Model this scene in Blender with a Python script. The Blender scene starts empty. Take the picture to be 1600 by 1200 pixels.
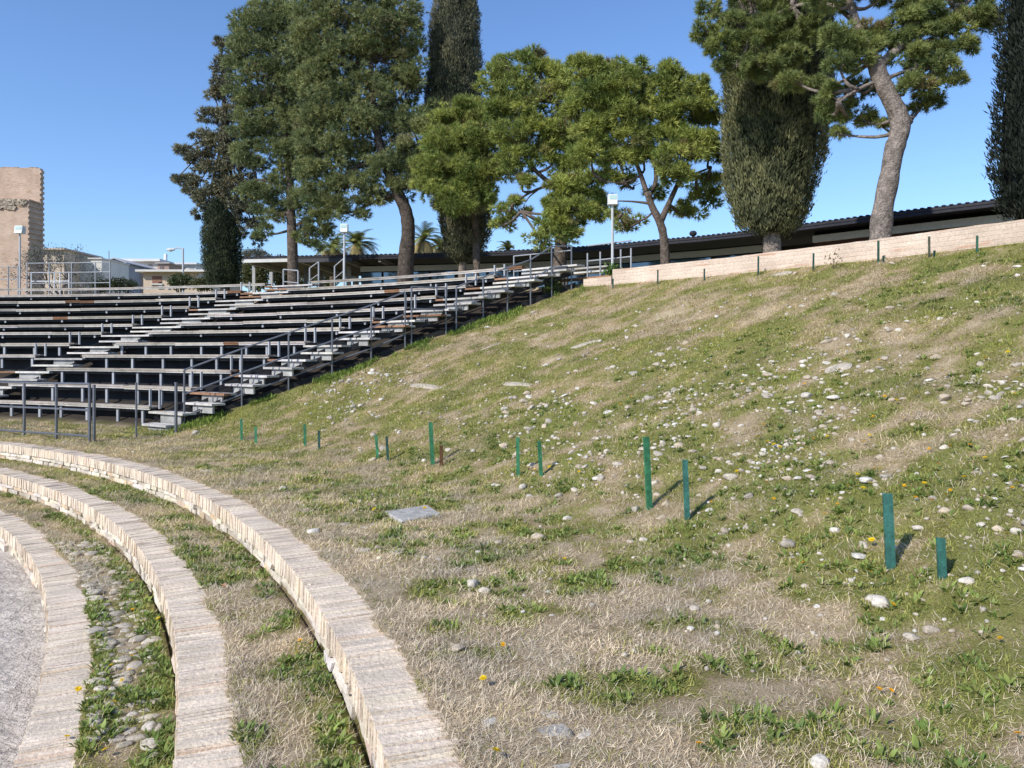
import bpy, math, random
import numpy as np

random.seed(7)
rng = np.random.default_rng(11)
C = bpy.context.scene.collection
PI = math.pi

# ------------------------------------------------------------------ camera geometry
F, CX, CY, EYE = 1200.0, 800.0, 551.0, 1.7


def at(x, y, Y):
    return np.array(((x - CX) / F * Y, Y, EYE - (y - CY) / F * Y))


OC = np.array((-19.972, -3.412))      # centre of the round theatre
R3, R2, R1 = 20.536, 19.67, 18.854     # front edges of the three brick steps
Z3, Z2, Z1, ZO = 0.0, -0.262, -0.525, -0.79
RW, ZW = 31.506, 3.722                 # retaining wall on top of the slope


def depth_r(x, r):
    d = (x - CX) / F
    a = 1 + d * d
    b = -2 * d * OC[0] - 2 * OC[1]
    c = OC[0] ** 2 + OC[1] ** 2 - r * r
    return (-b + math.sqrt(b * b - 4 * a * c)) / 2 / a


def at_r(x, y, r):
    return at(x, y, depth_r(x, r))


def pol(r, th, z=0.0):
    return np.array((OC[0] + r * math.cos(th), OC[1] + r * math.sin(th), z))


def rth(x, y):
    return math.hypot(x - OC[0], y - OC[1]), math.atan2(y - OC[1], x - OC[0])


# ------------------------------------------------------------------ value noise
_tab = np.random.default_rng(3).random(65536)


def _h(ix, iy, s):
    return _tab[(ix * 7919 + iy * 104729 + s * 1299721) & 65535]


def vn(x, y, s=0):
    x = np.asarray(x, float); y = np.asarray(y, float)
    ix = np.floor(x).astype(np.int64); iy = np.floor(y).astype(np.int64)
    fx = x - ix; fy = y - iy
    fx = fx * fx * (3 - 2 * fx); fy = fy * fy * (3 - 2 * fy)
    a = _h(ix, iy, s); b = _h(ix + 1, iy, s); c = _h(ix, iy + 1, s); d = _h(ix + 1, iy + 1, s)
    return (a * (1 - fx) + b * fx) * (1 - fy) + (c * (1 - fx) + d * fx) * fy


def fbm(x, y, s=0, o=4):
    t = 0; a = 0.5; k = 1.0; n = 0
    for i in range(o):
        t = t + a * vn(np.asarray(x) * k + 13.7 * i, np.asarray(y) * k - 7.1 * i, s + i)
        n += a; a *= 0.5; k *= 2.03
    return t / n


# ------------------------------------------------------------------ terrain
def terr(x, y):
    x = np.asarray(x, float); y = np.asarray(y, float)
    r = np.hypot(x - OC[0], y - OC[1])
    u = r - 23.4
    s = np.where(u > .7, .415 * u, np.where(u < -.7, 0, .415 * (u + .7) ** 2 / 2.8))
    bump = (fbm(x * .55, y * .55, 5) - .5) * .22 * np.clip((r - 23.2) / 2, 0, 1) * np.clip((31.4 - r) / 1.5, 0, 1)
    bump = bump + (fbm(x * 2.2, y * 2.2, 9, 3) - .5) * .07 * np.clip((r - 20.9) / .6, 0, 1) * np.clip((31.6 - r) / .5, 0, 1)
    z = s + bump
    z = np.where(r > RW + .1, 3.45, z)
    b2 = (fbm(x * 3, y * 3, 21, 3) - .5) * .05
    z = np.where(r < R3 + .1, Z2 - .004 + b2 * .6, z)
    z = np.where(r < R2 + .1, Z1 - .008 + b2 * .6, z)
    z = np.where(r < R1 + .1, ZO - .25, z)
    for Rk in (R1, R2, R3):
        z = np.where((r > Rk - .0) & (r < Rk + .24), z - .06, z)
        e = (fbm(x * 2.7, y * 2.7, 71, 3) - .5) * .14
        z = np.where((r >= Rk + .24) & (r < Rk + .31), {R1: Z1, R2: Z2, R3: Z3}[Rk] + np.clip((r - Rk - .285 + e) * .35, -.05, .009), z)
        z = np.where((r >= Rk + .31) & (r < Rk + .42), np.maximum(z, {R1: Z1, R2: Z2, R3: Z3}[Rk] + .006), z)
    return z


def hit(x, y):
    dx, dz = (x - CX) / F, -(y - CY) / F
    t = np.arange(1.5, 45, .03)
    below = EYE + dz * t < terr(dx * t, t)
    if not below.any(): return None
    i = int(np.argmax(below)); t = np.linspace(t[i] - .03, t[i], 30)
    below = EYE + dz * t < terr(dx * t, t)
    t = t[int(np.argmax(below))]
    return np.array((dx * t, t, float(terr(dx * t, t))))


# stair lines in plan, by bench row k = 0..11
def lerp(a, b, t):
    return np.array(a) + (np.array(b) - np.array(a)) * t


def SA(k): return lerp((-7.98, 16.95), (.29, 20.5), k / 11)      # end of the right block
def SB(k): return lerp((-7.0, 16.45), (1.7, 19.5), k / 11)       # railing of right stair
def LA(k): return lerp((-15.2, 19.81), (-8.23, 25.64), k / 11)   # end of the left block
def LB(k): return lerp((-13.65, 19.54), (-6.5, 24.9), k / 11)    # start of the right block


def green(x, y):
    """share of living grass, 0..1"""
    x = np.asarray(x, float); y = np.asarray(y, float)
    r = np.hypot(x - OC[0], y - OC[1]); th = np.arctan2(y - OC[1], x - OC[0])
    n = fbm(x * .42, y * .42, 31, 3) * .13 + fbm(x * 1.5, y * 1.5, 41, 3) * .37 + fbm(x * 4.6, y * 4.6, 43, 3) * .50
    g = (n - .5) * 3.9 + .49
    g = g - .09 * np.clip((23.6 - r) / 1.2, 0, 1) + .12 * np.clip((r - 23.6) / 1.5, 0, 1)
    g = g - .20 * np.clip((r - 28.5) / 2.5, 0, 1)
    g = g - .35 * np.clip((th - math.radians(42)) / .12, 0, 1) * np.clip((r - 25.5) / 1.0, 0, 1) * np.clip((31.5 - r) / 2.0, 0, 1)
    g = g + .35 * np.exp(-((r - 26.2) / 1.6) ** 2) * np.clip((math.radians(27) - th) / .15, 0, 1)
    g = g + .40 * np.exp(-((r - 24.3) / .8) ** 2)* np.clip((math.radians(33) - th) / .2, .3, 1)
    g = g - .5 * np.exp(-((r - 20.95) / .35) ** 2)
    # fresh strip against the stair
    a = np.array((-7.0, 16.45)); b = np.array((1.7, 19.5)); d = (b - a) / np.linalg.norm(b - a)
    dist = (x - a[0]) * d[1] - (y - a[1]) * d[0]
    along = (x - a[0]) * d[0] + (y - a[1]) * d[1]
    g = g + .8 * np.exp(-((dist - .35) / .4) ** 2) * (along > -2.5)
    g = np.where(r < R3 + .05, (n - .44) * 4 + .1 + .5 * np.exp(-((r - (R3 - .12)) / .12) ** 2), g)
    g = np.where(r < R2 + .05, (n - .40) * 3 + .85 * np.exp(-((r - (R2 - .12)) / .11) ** 2) + .15, g)
    g = np.where((r < R2 + .05) & (y > 7.5), g - .35, g)
    g = np.where((r < R2 + .05) & (np.abs(r - R1 - .55) < .17) & (y < 7.5), g - .18, g)
    g = np.where((r < R2 + .05) & (y < 7.5), g + .38 * np.exp(-((r - (R1 + .36)) / .07) ** 2), g)
    return np.clip(g, 0, 1)


# ------------------------------------------------------------------ mesh helpers
class MB:
    def __init__(s): s.v = []; s.f = []; s.c = []; s.uv = None

    def add(s, vs, fs, col=(1, 1, 1)):
        o = len(s.v)
        s.v += [tuple(map(float, p)) for p in vs]
        s.f += [tuple(i + o for i in f) for f in fs]
        s.c += [col] * len(vs)

    def hexa(s, p, col=(1, 1, 1)):
        """8 points: bottom ring 0-3, top ring 4-7"""
        s.add(p, [(3, 2, 1, 0), (4, 5, 6, 7), (0, 1, 5, 4), (1, 2, 6, 5), (2, 3, 7, 6), (3, 0, 4, 7)], col)

    def box(s, c, ax, ay, sx, sy, sz, col=(1, 1, 1), z0=False):
        c = np.array(c, float); ax = np.array((ax[0], ax[1], 0)) * sx / 2; ay = np.array((ay[0], ay[1], 0)) * sy / 2
        zl = np.array((0, 0, 0)) if z0 else np.array((0, 0, -sz / 2))
        zh = zl + np.array((0, 0, sz))
        q = [-ax - ay, ax - ay, ax + ay, -ax + ay]
        s.hexa([c + k + zl for k in q] + [c + k + zh for k in q], col)

    def abox(s, x0, x1, y0, y1, z0, z1, col=(1, 1, 1)):
        s.hexa([(x0, y0, z0), (x1, y0, z0), (x1, y1, z0), (x0, y1, z0), (x0, y0, z1), (x1, y0, z1), (x1, y1, z1), (x0, y1, z1)], col)

    def pbox(s, r0, r1, t0, t1, z0, z1, col=(1, 1, 1), j=0.0):
        P = [pol(r0, t0, z0), pol(r0, t1, z0), pol(r1, t1, z0), pol(r1, t0, z0),
             pol(r0, t0, z1), pol(r0, t1, z1), pol(r1, t1, z1), pol(r1, t0, z1)]
        P = [P[1], P[0], P[3], P[2], P[5], P[4], P[7], P[6]]
        if j: P = [p + rng.uniform(-j, j, 3) for p in P]
        s.hexa(P, col)

    def tube(s, pts, rad, n=8, col=(1, 1, 1), cap=True):
        pts = [np.array(p, float) for p in pts]
        if not hasattr(rad, '__len__'): rad = [rad] * len(pts)
        vs = []; fs = []
        for i, p in enumerate(pts):
            t = pts[min(i + 1, len(pts) - 1)] - pts[max(i - 1, 0)]
            t = t / (np.linalg.norm(t) + 1e-9)
            a = np.array((0, 0, 1.0)) if abs(t[2]) < .9 else np.array((1.0, 0, 0))
            u = np.cross(t, a); u /= np.linalg.norm(u); w = np.cross(t, u)
            for k in range(n):
                an = 2 * PI * k / n + PI / n
                vs.append(p + (u * math.cos(an) + w * math.sin(an)) * rad[i])
        for i in range(len(pts) - 1):
            for k in range(n):
                a = i * n + k; b = i * n + (k + 1) % n
                fs.append((a, a + n, b + n, b))
        if cap:
            fs.append(tuple(range(n))); fs.append(tuple(range((len(pts) - 1) * n, len(pts) * n))[::-1])
        s.add(vs, fs, col)

    def build(s, name, mat, parent=None, loc=None, smooth=False):
        v = np.array(s.v)
        if parent is not None: base = np.array(parent['_b'])
        elif loc is not None: base = np.array(loc, float)
        else: base = np.array((0, 0, 0.0))
        me = bpy.data.meshes.new(name)
        me.from_pydata([tuple(p) for p in (v - base)], [], s.f)
        at_ = me.color_attributes.new('Col', 'FLOAT_COLOR', 'POINT')
        col = np.ones((len(v), 4), np.float32); col[:, :3] = np.array(s.c)
        at_.data.foreach_set('color', col.ravel())
        if smooth: me.polygons.foreach_set('use_smooth', [True] * len(me.polygons))
        me.materials.append(mat)
        o = bpy.data.objects.new(name, me); C.objects.link(o)
        if parent is not None: o.parent = root_of(parent) if False else parent; o['_b'] = list(map(float, base))
        else: o.location = base; o['_b'] = list(map(float, base))
        return o


def root_of(o): return o


def np_mesh(name, V, Fc, col, mat, parent=None, loc=(0, 0, 0), smooth=False):
    """fast mesh: V (n,3), Fc (m,k) all faces of k corners"""
    base = np.array(parent['_b'] if parent is not None else loc, float)
    me = bpy.data.meshes.new(name)
    V = np.asarray(V, np.float64) - base
    n = len(V); m, k = Fc.shape
    me.vertices.add(n); me.vertices.foreach_set('co', V.astype(np.float32).ravel())
    me.loops.add(m * k); me.loops.foreach_set('vertex_index', Fc.astype(np.int32).ravel())
    me.polygons.add(m); me.polygons.foreach_set('loop_start', np.arange(0, m * k, k, dtype=np.int32))
    me.polygons.foreach_set('loop_total', np.full(m, k, np.int32))
    if smooth: me.polygons.foreach_set('use_smooth', np.ones(m, bool))
    at_ = me.color_attributes.new('Col', 'FLOAT_COLOR', 'POINT')
    c4 = np.ones((n, 4), np.float32); c4[:, :3] = col
    at_.data.foreach_set('color', c4.ravel())
    me.update(calc_edges=True); me.validate()
    me.materials.append(mat)
    o = bpy.data.objects.new(name, me); C.objects.link(o)
    if parent is not None: o.parent = parent
    else: o.location = base
    o['_b'] = list(map(float, base))
    return o


def tag(o, label=None, cat=None, group=None, kind=None):
    if label: o['label'] = label
    if cat: o['category'] = cat
    if group: o['group'] = group
    if kind: o['kind'] = kind
    return o


def thing(name, label, cat, loc, group=None):
    o = bpy.data.objects.new(name, None); C.objects.link(o)
    o.empty_display_size = .2
    o.location = tuple(map(float, loc)); o['_b'] = list(map(float, loc))
    return tag(o, label, cat, group)


# ------------------------------------------------------------------ materials
def new_mat(name):
    m = bpy.data.materials.new(name); m.use_nodes = True
    nt = m.node_tree; b = nt.nodes['Principled BSDF']
    return m, nt, b


def ramp(nt, stops):
    r = nt.nodes.new('ShaderNodeValToRGB')
    e = r.color_ramp.elements
    while len(e) < len(stops): e.new(.5)
    for i, (p, c) in enumerate(stops):
        e[i].position = p; e[i].color = (*c, 1) if len(c) == 3 else c
    return r


def noise(nt, scale, detail=4, rough=.55, pos=None):
    n = nt.nodes.new('ShaderNodeTexNoise'); n.inputs['Scale'].default_value = scale
    n.inputs['Detail'].default_value = detail; n.inputs['Roughness'].default_value = rough
    if pos is not None: nt.links.new(pos, n.inputs['Vector'])
    return n


def wpos(nt):
    g = nt.nodes.new('ShaderNodeNewGeometry'); return g.outputs['Position']


def mulcol(nt, a, b, fac=1.0, mode='MULTIPLY'):
    m = nt.nodes.new('ShaderNodeMix'); m.data_type = 'RGBA'; m.blend_type = mode
    m.inputs[0].default_value = fac
    for s, i in ((a, 6), (b, 7)):
        if hasattr(s, 'links'): nt.links.new(s, m.inputs[i])
        else: m.inputs[i].default_value = (*s, 1)
    return m.outputs[2]


def bump(nt, b, h, strength=.4, dist=.02):
    n = nt.nodes.new('ShaderNodeBump'); n.inputs['Strength'].default_value = strength
    n.inputs['Distance'].default_value = dist
    nt.links.new(h, n.inputs['Height']); nt.links.new(n.outputs[0], b.inputs['Normal'])


def M_attr(name, rough=.85, var=.35, scale=8, bmp=.3, bdist=.01, tint=(1, 1, 1), metal=0, spec=.25, fine=60):
    """colour attribute x two scales of noise"""
    m, nt, b = new_mat(name)
    a = nt.nodes.new('ShaderNodeAttribute'); a.attribute_name = 'Col'
    p = wpos(nt)
    n1 = noise(nt, scale, 5, .6, p); n2 = noise(nt, fine, 4, .6, p)
    r1 = ramp(nt, [(.25, (1 - var,) * 3), (.75, (1 + var * .6,) * 3)])
    r2 = ramp(nt, [(.3, (1 - var * .7,) * 3), (.7, (1 + var * .4,) * 3)])
    nt.links.new(n1.outputs[0], r1.inputs[0]); nt.links.new(n2.outputs[0], r2.inputs[0])
    c = mulcol(nt, a.outputs[0], r1.outputs[0]); c = mulcol(nt, c, r2.outputs[0]); c = mulcol(nt, c, tint)
    nt.links.new(c, b.inputs['Base Color'])
    b.inputs['Roughness'].default_value = rough; b.inputs['Metallic'].default_value = metal
    b.inputs['Specular IOR Level'].default_value = spec
    if bmp: bump(nt, b, n2.outputs[0], bmp, bdist)
    return m


def M_leaf(name, trans=.25, rough=.6):
    m, nt, b = new_mat(name)
    a = nt.nodes.new('ShaderNodeAttribute'); a.attribute_name = 'Col'
    p = wpos(nt); n1 = noise(nt, 1.3, 3, .5, p)
    r1 = ramp(nt, [(.3, (.72, .76, .78)), (.7, (1.2, 1.16, 1.0))])
    nt.links.new(n1.outputs[0], r1.inputs[0])
    c = mulcol(nt, a.outputs[0], r1.outputs[0])
    nt.links.new(c, b.inputs['Base Color']); b.inputs['Roughness'].default_value = rough
    b.inputs['Specular IOR Level'].default_value = .2
    t = nt.nodes.new('ShaderNodeBsdfTranslucent'); nt.links.new(c, t.inputs[0])
    mx = nt.nodes.new('ShaderNodeMixShader'); mx.inputs[0].default_value = trans
    nt.links.new(b.outputs[0], mx.inputs[1]); nt.links.new(t.outputs[0], mx.inputs[2])
    nt.links.new(mx.outputs[0], nt.nodes['Material Output'].inputs[0])
    return m


def M_plain(name, col, rough=.6, metal=0, var=.2, scale=20, bmp=0, spec=.4):
    m, nt, b = new_mat(name)
    p = wpos(nt); n = noise(nt, scale, 5, .6, p)
    r = ramp(nt, [(.25, tuple(c * (1 - var) for c in col)), (.75, tuple(min(1, c * (1 + var)) for c in col))])
    nt.links.new(n.outputs[0], r.inputs[0]); nt.links.new(r.outputs[0], b.inputs['Base Color'])
    b.inputs['Roughness'].default_value = rough; b.inputs['Metallic'].default_value = metal
    b.inputs['Specular IOR Level'].default_value = spec
    if bmp: bump(nt, b, n.outputs[0], bmp, .01)
    return m


MAT = {}
MAT['brick'] = M_attr('weathered_brick', .95, .24, 3.5, .9, .012, fine=38, spec=.1)
MAT['rubble'] = M_attr('rubble_stone', .95, .28, 9, .7, .015, fine=60, spec=.1)
MAT['stone'] = M_attr('field_stone', .95, .42, 14, .8, .010, fine=70, spec=.1)
MAT['grass'] = M_leaf('grass_blade', .25, .7)
MAT['pine'] = M_leaf('pine_needle', .22, .6)
MAT['cyp'] = M_leaf('cypress_spray', .05, .7)
MAT['leaf'] = M_leaf('broad_leaf', .25, .5)
MAT['bark'] = M_attr('bark', .95, .62, 7, 1.0, .06, fine=22, spec=.1)
MAT['plank'] = M_attr('weathered_plank', .8, .35, 4, .3, .004, fine=40, spec=.2)
MAT['dark'] = M_attr('dark_steel', .6, .4, 6, .2, .003, fine=50)
MAT['galv'] = M_attr('galvanised_steel', .45, .25, 6, .1, .002, fine=70, metal=.55, spec=.5)
MAT['paint'] = M_attr('painted_surface', .6, .15, 3, .1, .002, fine=50, spec=.4)
MAT['plaster'] = M_attr('plaster', .9, .12, .8, .15, .01, fine=12, spec=.2)
MAT['stake'] = M_attr('green_painted_steel', .55, .5, 14, .3, .003, fine=75, spec=.35)
MAT['flower'] = M_leaf('flower_petal', .3, .5)


def mat_glass():
    m, nt, b = new_mat('window_glass')
    b.inputs['Base Color'].default_value = (.10, .16, .22, 1); b.inputs['Roughness'].default_value = .05
    b.inputs['Specular IOR Level'].default_value = 1.0; b.inputs['Metallic'].default_value = .35
    return m


MAT['glass'] = mat_glass()


def mat_wall(name, bw, bh, c1, c2, mortar, pink=None, ms=.012):
    """brickwork laid along UV (metres)"""
    m, nt, b = new_mat(name)
    uv = nt.nodes.new('ShaderNodeUVMap')
    br = nt.nodes.new('ShaderNodeTexBrick')
    br.inputs['Scale'].default_value = 1; br.inputs['Brick Width'].default_value = bw
    br.inputs['Row Height'].default_value = bh; br.inputs['Mortar Size'].default_value = ms
    br.inputs['Mortar Smooth'].default_value = .3; br.inputs['Bias'].default_value = -.1
    br.inputs['Color1'].default_value = (*c1, 1); br.inputs['Color2'].default_value = (*c2, 1)
    br.inputs['Mortar'].default_value = (*mortar, 1)
    nt.links.new(uv.outputs[0], br.inputs['Vector'])
    p = wpos(nt)
    n1 = noise(nt, 1.1, 5, .65, p); n2 = noise(nt, 30, 4, .6, p)
    r1 = ramp(nt, [(.3, (.78, .76, .74)), (.72, (1.12, 1.12, 1.12))]); nt.links.new(n1.outputs[0], r1.inputs[0])
    r2 = ramp(nt, [(.3, (.8, .8, .8)), (.7, (1.1, 1.1, 1.1))]); nt.links.new(n2.outputs[0], r2.inputs[0])
    c = mulcol(nt, br.outputs[0], r1.outputs[0]); c = mulcol(nt, c, r2.outputs[0])
    if pink:
        mp = nt.nodes.new('ShaderNodeMapping'); mp.inputs['Scale'].default_value = (1.2, 9, 1)
        nt.links.new(uv.outputs[0], mp.inputs[0])
        n3 = noise(nt, 1.0, 3, .5, mp.outputs[0])
        r3 = ramp(nt, [(.60, (1, 1, 1)), (.68, pink)]); nt.links.new(n3.outputs[0], r3.inputs[0])
        c = mulcol(nt, c, r3.outputs[0])
    nt.links.new(c, b.inputs['Base Color']); b.inputs['Roughness'].default_value = .95
    b.inputs['Specular IOR Level'].default_value = .1
    ad = nt.nodes.new('ShaderNodeMath'); ad.operation = 'MULTIPLY_ADD'
    nt.links.new(n2.outputs[0], ad.inputs[0]); ad.inputs[1].default_value = .6
    iv = nt.nodes.new('ShaderNodeMath'); iv.operation = 'SUBTRACT'; iv.inputs[0].default_value = 1
    nt.links.new(br.outputs['Fac'], iv.inputs[1]); nt.links.new(iv.outputs[0], ad.inputs[2])
    bump(nt, b, ad.outputs[0], .6, .015)
    return m


MAT['wall'] = mat_wall('pale_brick_wall', .42, .075, (.70, .565, .45), (.62, .485, .385), (.67, .555, .45), (.86, .70, .62), .009)
MAT['tower'] = mat_wall('ruin_brick', .34, .08, (.62, .455, .345), (.52, .375, .285), (.55, .44, .345), (.85, .72, .62), .014)


def set_uv(o, fn):
    """UV per loop from the world position of its vertex and the face normal"""
    me = o.data; uv = me.uv_layers.new(name='UVMap')
    b = np.array(o['_b'])
    for p in me.polygons:
        for li in p.loop_indices:
            v = np.array(me.vertices[me.loops[li].vertex_index].co) + b
            uv.data[li].uv = fn(v, p.normal)


# ------------------------------------------------------------------ world, sun, camera
SUN_AZ = math.atan2(-.70, -.71)          # direction towards the sun, in plan
SUN_EL = math.radians(38)
w = bpy.data.worlds.new('World'); bpy.context.scene.world = w; w.use_nodes = True
wn = w.node_tree
sky = wn.nodes.new('ShaderNodeTexSky'); sky.sky_type = 'NISHITA'; sky.sun_disc = False
sky.sun_elevation = SUN_EL
sky.sun_rotation = (PI / 2 - SUN_AZ) % (2 * PI)
sky.altitude = 300; sky.air_density = 1.1; sky.dust_density = .35; sky.ozone_density = 2.2
bg = wn.nodes['Background']; bg.inputs[1].default_value = .15
tint = wn.nodes.new('ShaderNodeMix'); tint.data_type = 'RGBA'; tint.blend_type = 'MULTIPLY'; tint.inputs[0].default_value = 1
tint.inputs[7].default_value = (.84, 1.02, 1.30, 1)
wn.links.new(sky.outputs[0], tint.inputs[6]); wn.links.new(tint.outputs[2], bg.inputs[0])

sl = bpy.data.lights.new('sun', 'SUN'); sl.energy = 5.0; sl.angle = math.radians(.5); sl.color = (1, .95, .87)
so = bpy.data.objects.new('sun', sl); C.objects.link(so)
from mathutils import Vector
sd = Vector((math.cos(SUN_AZ) * math.cos(SUN_EL), math.sin(SUN_AZ) * math.cos(SUN_EL), math.sin(SUN_EL)))
so.rotation_euler = sd.to_track_quat('Z', 'Y').to_euler(); so.location = (-20, -20, 30)

cam = bpy.data.cameras.new('camera'); co = bpy.data.objects.new('camera', cam); C.objects.link(co)
co.location = (0, 0, EYE); co.rotation_euler = (PI / 2, 0, 0)
cam.sensor_width = 36; cam.lens = 36 * F / 1600; cam.shift_y = -(600 - CY) / 1600; cam.clip_start = .05; cam.clip_end = 3000
sc = bpy.context.scene; sc.camera = co
sc.view_settings.view_transform = 'Standard'; sc.view_settings.look = 'None'; sc.view_settings.exposure = 0
sc.render.resolution_x = 1024; sc.render.resolution_y = 768

# ------------------------------------------------------------------ ground sheet
def mat_ground():
    m, nt, b = new_mat('ground')
    a = nt.nodes.new('ShaderNodeAttribute'); a.attribute_name = 'Col'
    p = wpos(nt)
    n1 = noise(nt, 3.5, 6, .65, p); n2 = noise(nt, 28, 5, .7, p); n3 = noise(nt, 90, 4, .7, p)
    add = nt.nodes.new('ShaderNodeMath'); add.operation = 'MULTIPLY_ADD'
    sep = nt.nodes.new('ShaderNodeSeparateColor'); nt.links.new(a.outputs[0], sep.inputs[0])
    nt.links.new(n2.outputs[0], add.inputs[0]); add.inputs[1].default_value = 1.6
    nt.links.new(sep.outputs[0], add.inputs[2])
    sub = nt.nodes.new('ShaderNodeMath'); sub.operation = 'SUBTRACT'; sub.inputs[1].default_value = .8
    nt.links.new(add.outputs[0], sub.inputs[0])
    r = ramp(nt, [(.0, (.54, .44, .315)), (.3, (.42, .335, .215)), (.55, (.32, .285, .125)), (.85, (.225, .235, .075))])
    nt.links.new(sub.outputs[0], r.inputs[0])
    n4 = noise(nt, 240, 3, .7, p)
    r4 = ramp(nt, [(.32, (.55, .54, .52)), (.68, (1.3, 1.3, 1.28))]); nt.links.new(n4.outputs[0], r4.inputs[0])
    r3 = ramp(nt, [(.3, (.5, .5, .5)), (.7, (1.3, 1.3, 1.25))]); nt.links.new(n3.outputs[0], r3.inputs[0])
    r1 = ramp(nt, [(.3, (.8, .76, .72)), (.7, (1.15, 1.15, 1.15))]); nt.links.new(n1.outputs[0], r1.inputs[0])
    c = mulcol(nt, r.outputs[0], r3.outputs[0]); c = mulcol(nt, c, r1.outputs[0]); c = mulcol(nt, c, r4.outputs[0])
    # G channel: shade below the seats, painted dark into the ground
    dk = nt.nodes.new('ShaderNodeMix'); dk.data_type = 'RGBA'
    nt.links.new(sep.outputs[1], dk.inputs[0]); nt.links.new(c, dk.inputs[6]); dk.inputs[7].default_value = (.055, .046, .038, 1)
    nt.links.new(dk.outputs[2], b.inputs['Base Color']); b.inputs['Roughness'].default_value = 1
    b.inputs['Specular IOR Level'].default_value = .05
    bump(nt, b, n3.outputs[0], .8, .02)
    return m


MAT['ground'] = mat_ground()
rs = np.concatenate([[R1 + .06, R1 + .11, R1 + .20, R1 + .235, R1 + .255, R1 + .28, R1 + .309, R1 + .33], np.arange(R1 + .36, R2 - .02, .07), [R2 - .001, R2 + .01, R2 + .11, R2 + .20, R2 + .235, R2 + .255, R2 + .28, R2 + .309, R2 + .33], np.arange(R2 + .36, R3 - .02, .07), [R3 - .001, R3 + .01, R3 + .11, R3 + .20, R3 + .235, R3 + .255, R3 + .28, R3 + .309, R3 + .33],
                     np.arange(R3 + .36, 26, .09), np.arange(26, RW - .05, .16), [RW, RW + .09, RW + .12, 33, 36, 42, 60, 100, 200, 500, 1500]])
ths = np.radians(np.concatenate([np.arange(-180, -10, 10), np.arange(-10, 4, 1.0), np.arange(4, 66, .22), np.arange(66, 110, .7), np.arange(110, 180, 10)]))
TH, RR = np.meshgrid(ths, rs)
GX = OC[0] + RR * np.cos(TH); GY = OC[1] + RR * np.sin(TH)
GZ = terr(GX, GY)
GZ = np.where(RR > 150, 3.45 - (RR - 150) * .004, GZ)
nr, nt_ = TH.shape
idx = np.arange(nr * nt_).reshape(nr, nt_)
nx = np.roll(idx, -1, axis=1)
Fq = np.stack([idx[:-1], idx[1:], nx[1:], nx[:-1]], -1).reshape(-1, 4)
gcol = np.zeros((nr * nt_, 3)); gcol[:, 0] = green(GX, GY).ravel()
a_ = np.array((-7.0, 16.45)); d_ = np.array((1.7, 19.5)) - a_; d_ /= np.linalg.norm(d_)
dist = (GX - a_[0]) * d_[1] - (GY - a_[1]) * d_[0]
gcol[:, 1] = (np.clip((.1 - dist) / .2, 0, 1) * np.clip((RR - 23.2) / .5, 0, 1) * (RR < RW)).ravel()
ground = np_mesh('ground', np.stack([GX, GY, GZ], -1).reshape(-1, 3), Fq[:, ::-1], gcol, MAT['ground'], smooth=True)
tag(ground, 'grassy theatre slope with dry straw, bare soil and green patches', kind='structure')


# orchestra floor: worn pale stone paving
def mat_paving():
    m, nt, b = new_mat('worn_paving')
    p = wpos(nt)
    mp = nt.nodes.new('ShaderNodeMapping'); mp.inputs['Scale'].default_value = (3.2, 2.4, 3); mp.inputs['Rotation'].default_value = (0, 0, .5)
    n0 = noise(nt, 2.6, 6, .7, p)
    mixv = nt.nodes.new('ShaderNodeMix'); mixv.data_type = 'RGBA'; mixv.blend_type = 'ADD'; mixv.inputs[0].default_value = .8
    nt.links.new(p, mp.inputs[0]); nt.links.new(mp.outputs[0], mixv.inputs[6]); nt.links.new(n0.outputs[1], mixv.inputs[7])
    vo = nt.nodes.new('ShaderNodeTexVoronoi'); vo.feature = 'DISTANCE_TO_EDGE'; vo.inputs['Scale'].default_value = 1.9
    nt.links.new(mixv.outputs[2], vo.inputs['Vector'])
    n1 = noise(nt, 5, 6, .7, p); n2 = noise(nt, 45, 5, .7, p)
    r = ramp(nt, [(.3, (.44, .38, .32)), (.5, (.62, .545, .465)), (.7, (.74, .66, .57))]); nt.links.new(n1.outputs[0], r.inputs[0])
    rv = ramp(nt, [(.0, (.86, .85, .84)), (.08, (1, 1, 1))]); nt.links.new(vo.outputs[0], rv.inputs[0])
    r2 = ramp(nt, [(.3, (.75, .75, .75)), (.7, (1.1, 1.1, 1.1))]); nt.links.new(n2.outputs[0], r2.inputs[0])
    c = mulcol(nt, r.outputs[0], rv.outputs[0]); c = mulcol(nt, c, r2.outputs[0])
    nt.links.new(c, b.inputs['Base Color']); b.inputs['Roughness'].default_value = .9
    ad = nt.nodes.new('ShaderNodeMath'); ad.operation = 'MULTIPLY_ADD'
    nt.links.new(n1.outputs[0], ad.inputs[0]); ad.inputs[1].default_value = 2.5; nt.links.new(rv.outputs[0], ad.inputs[2])
    bump(nt, b, ad.outputs[0], 1.0, .05)
    return m


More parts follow.
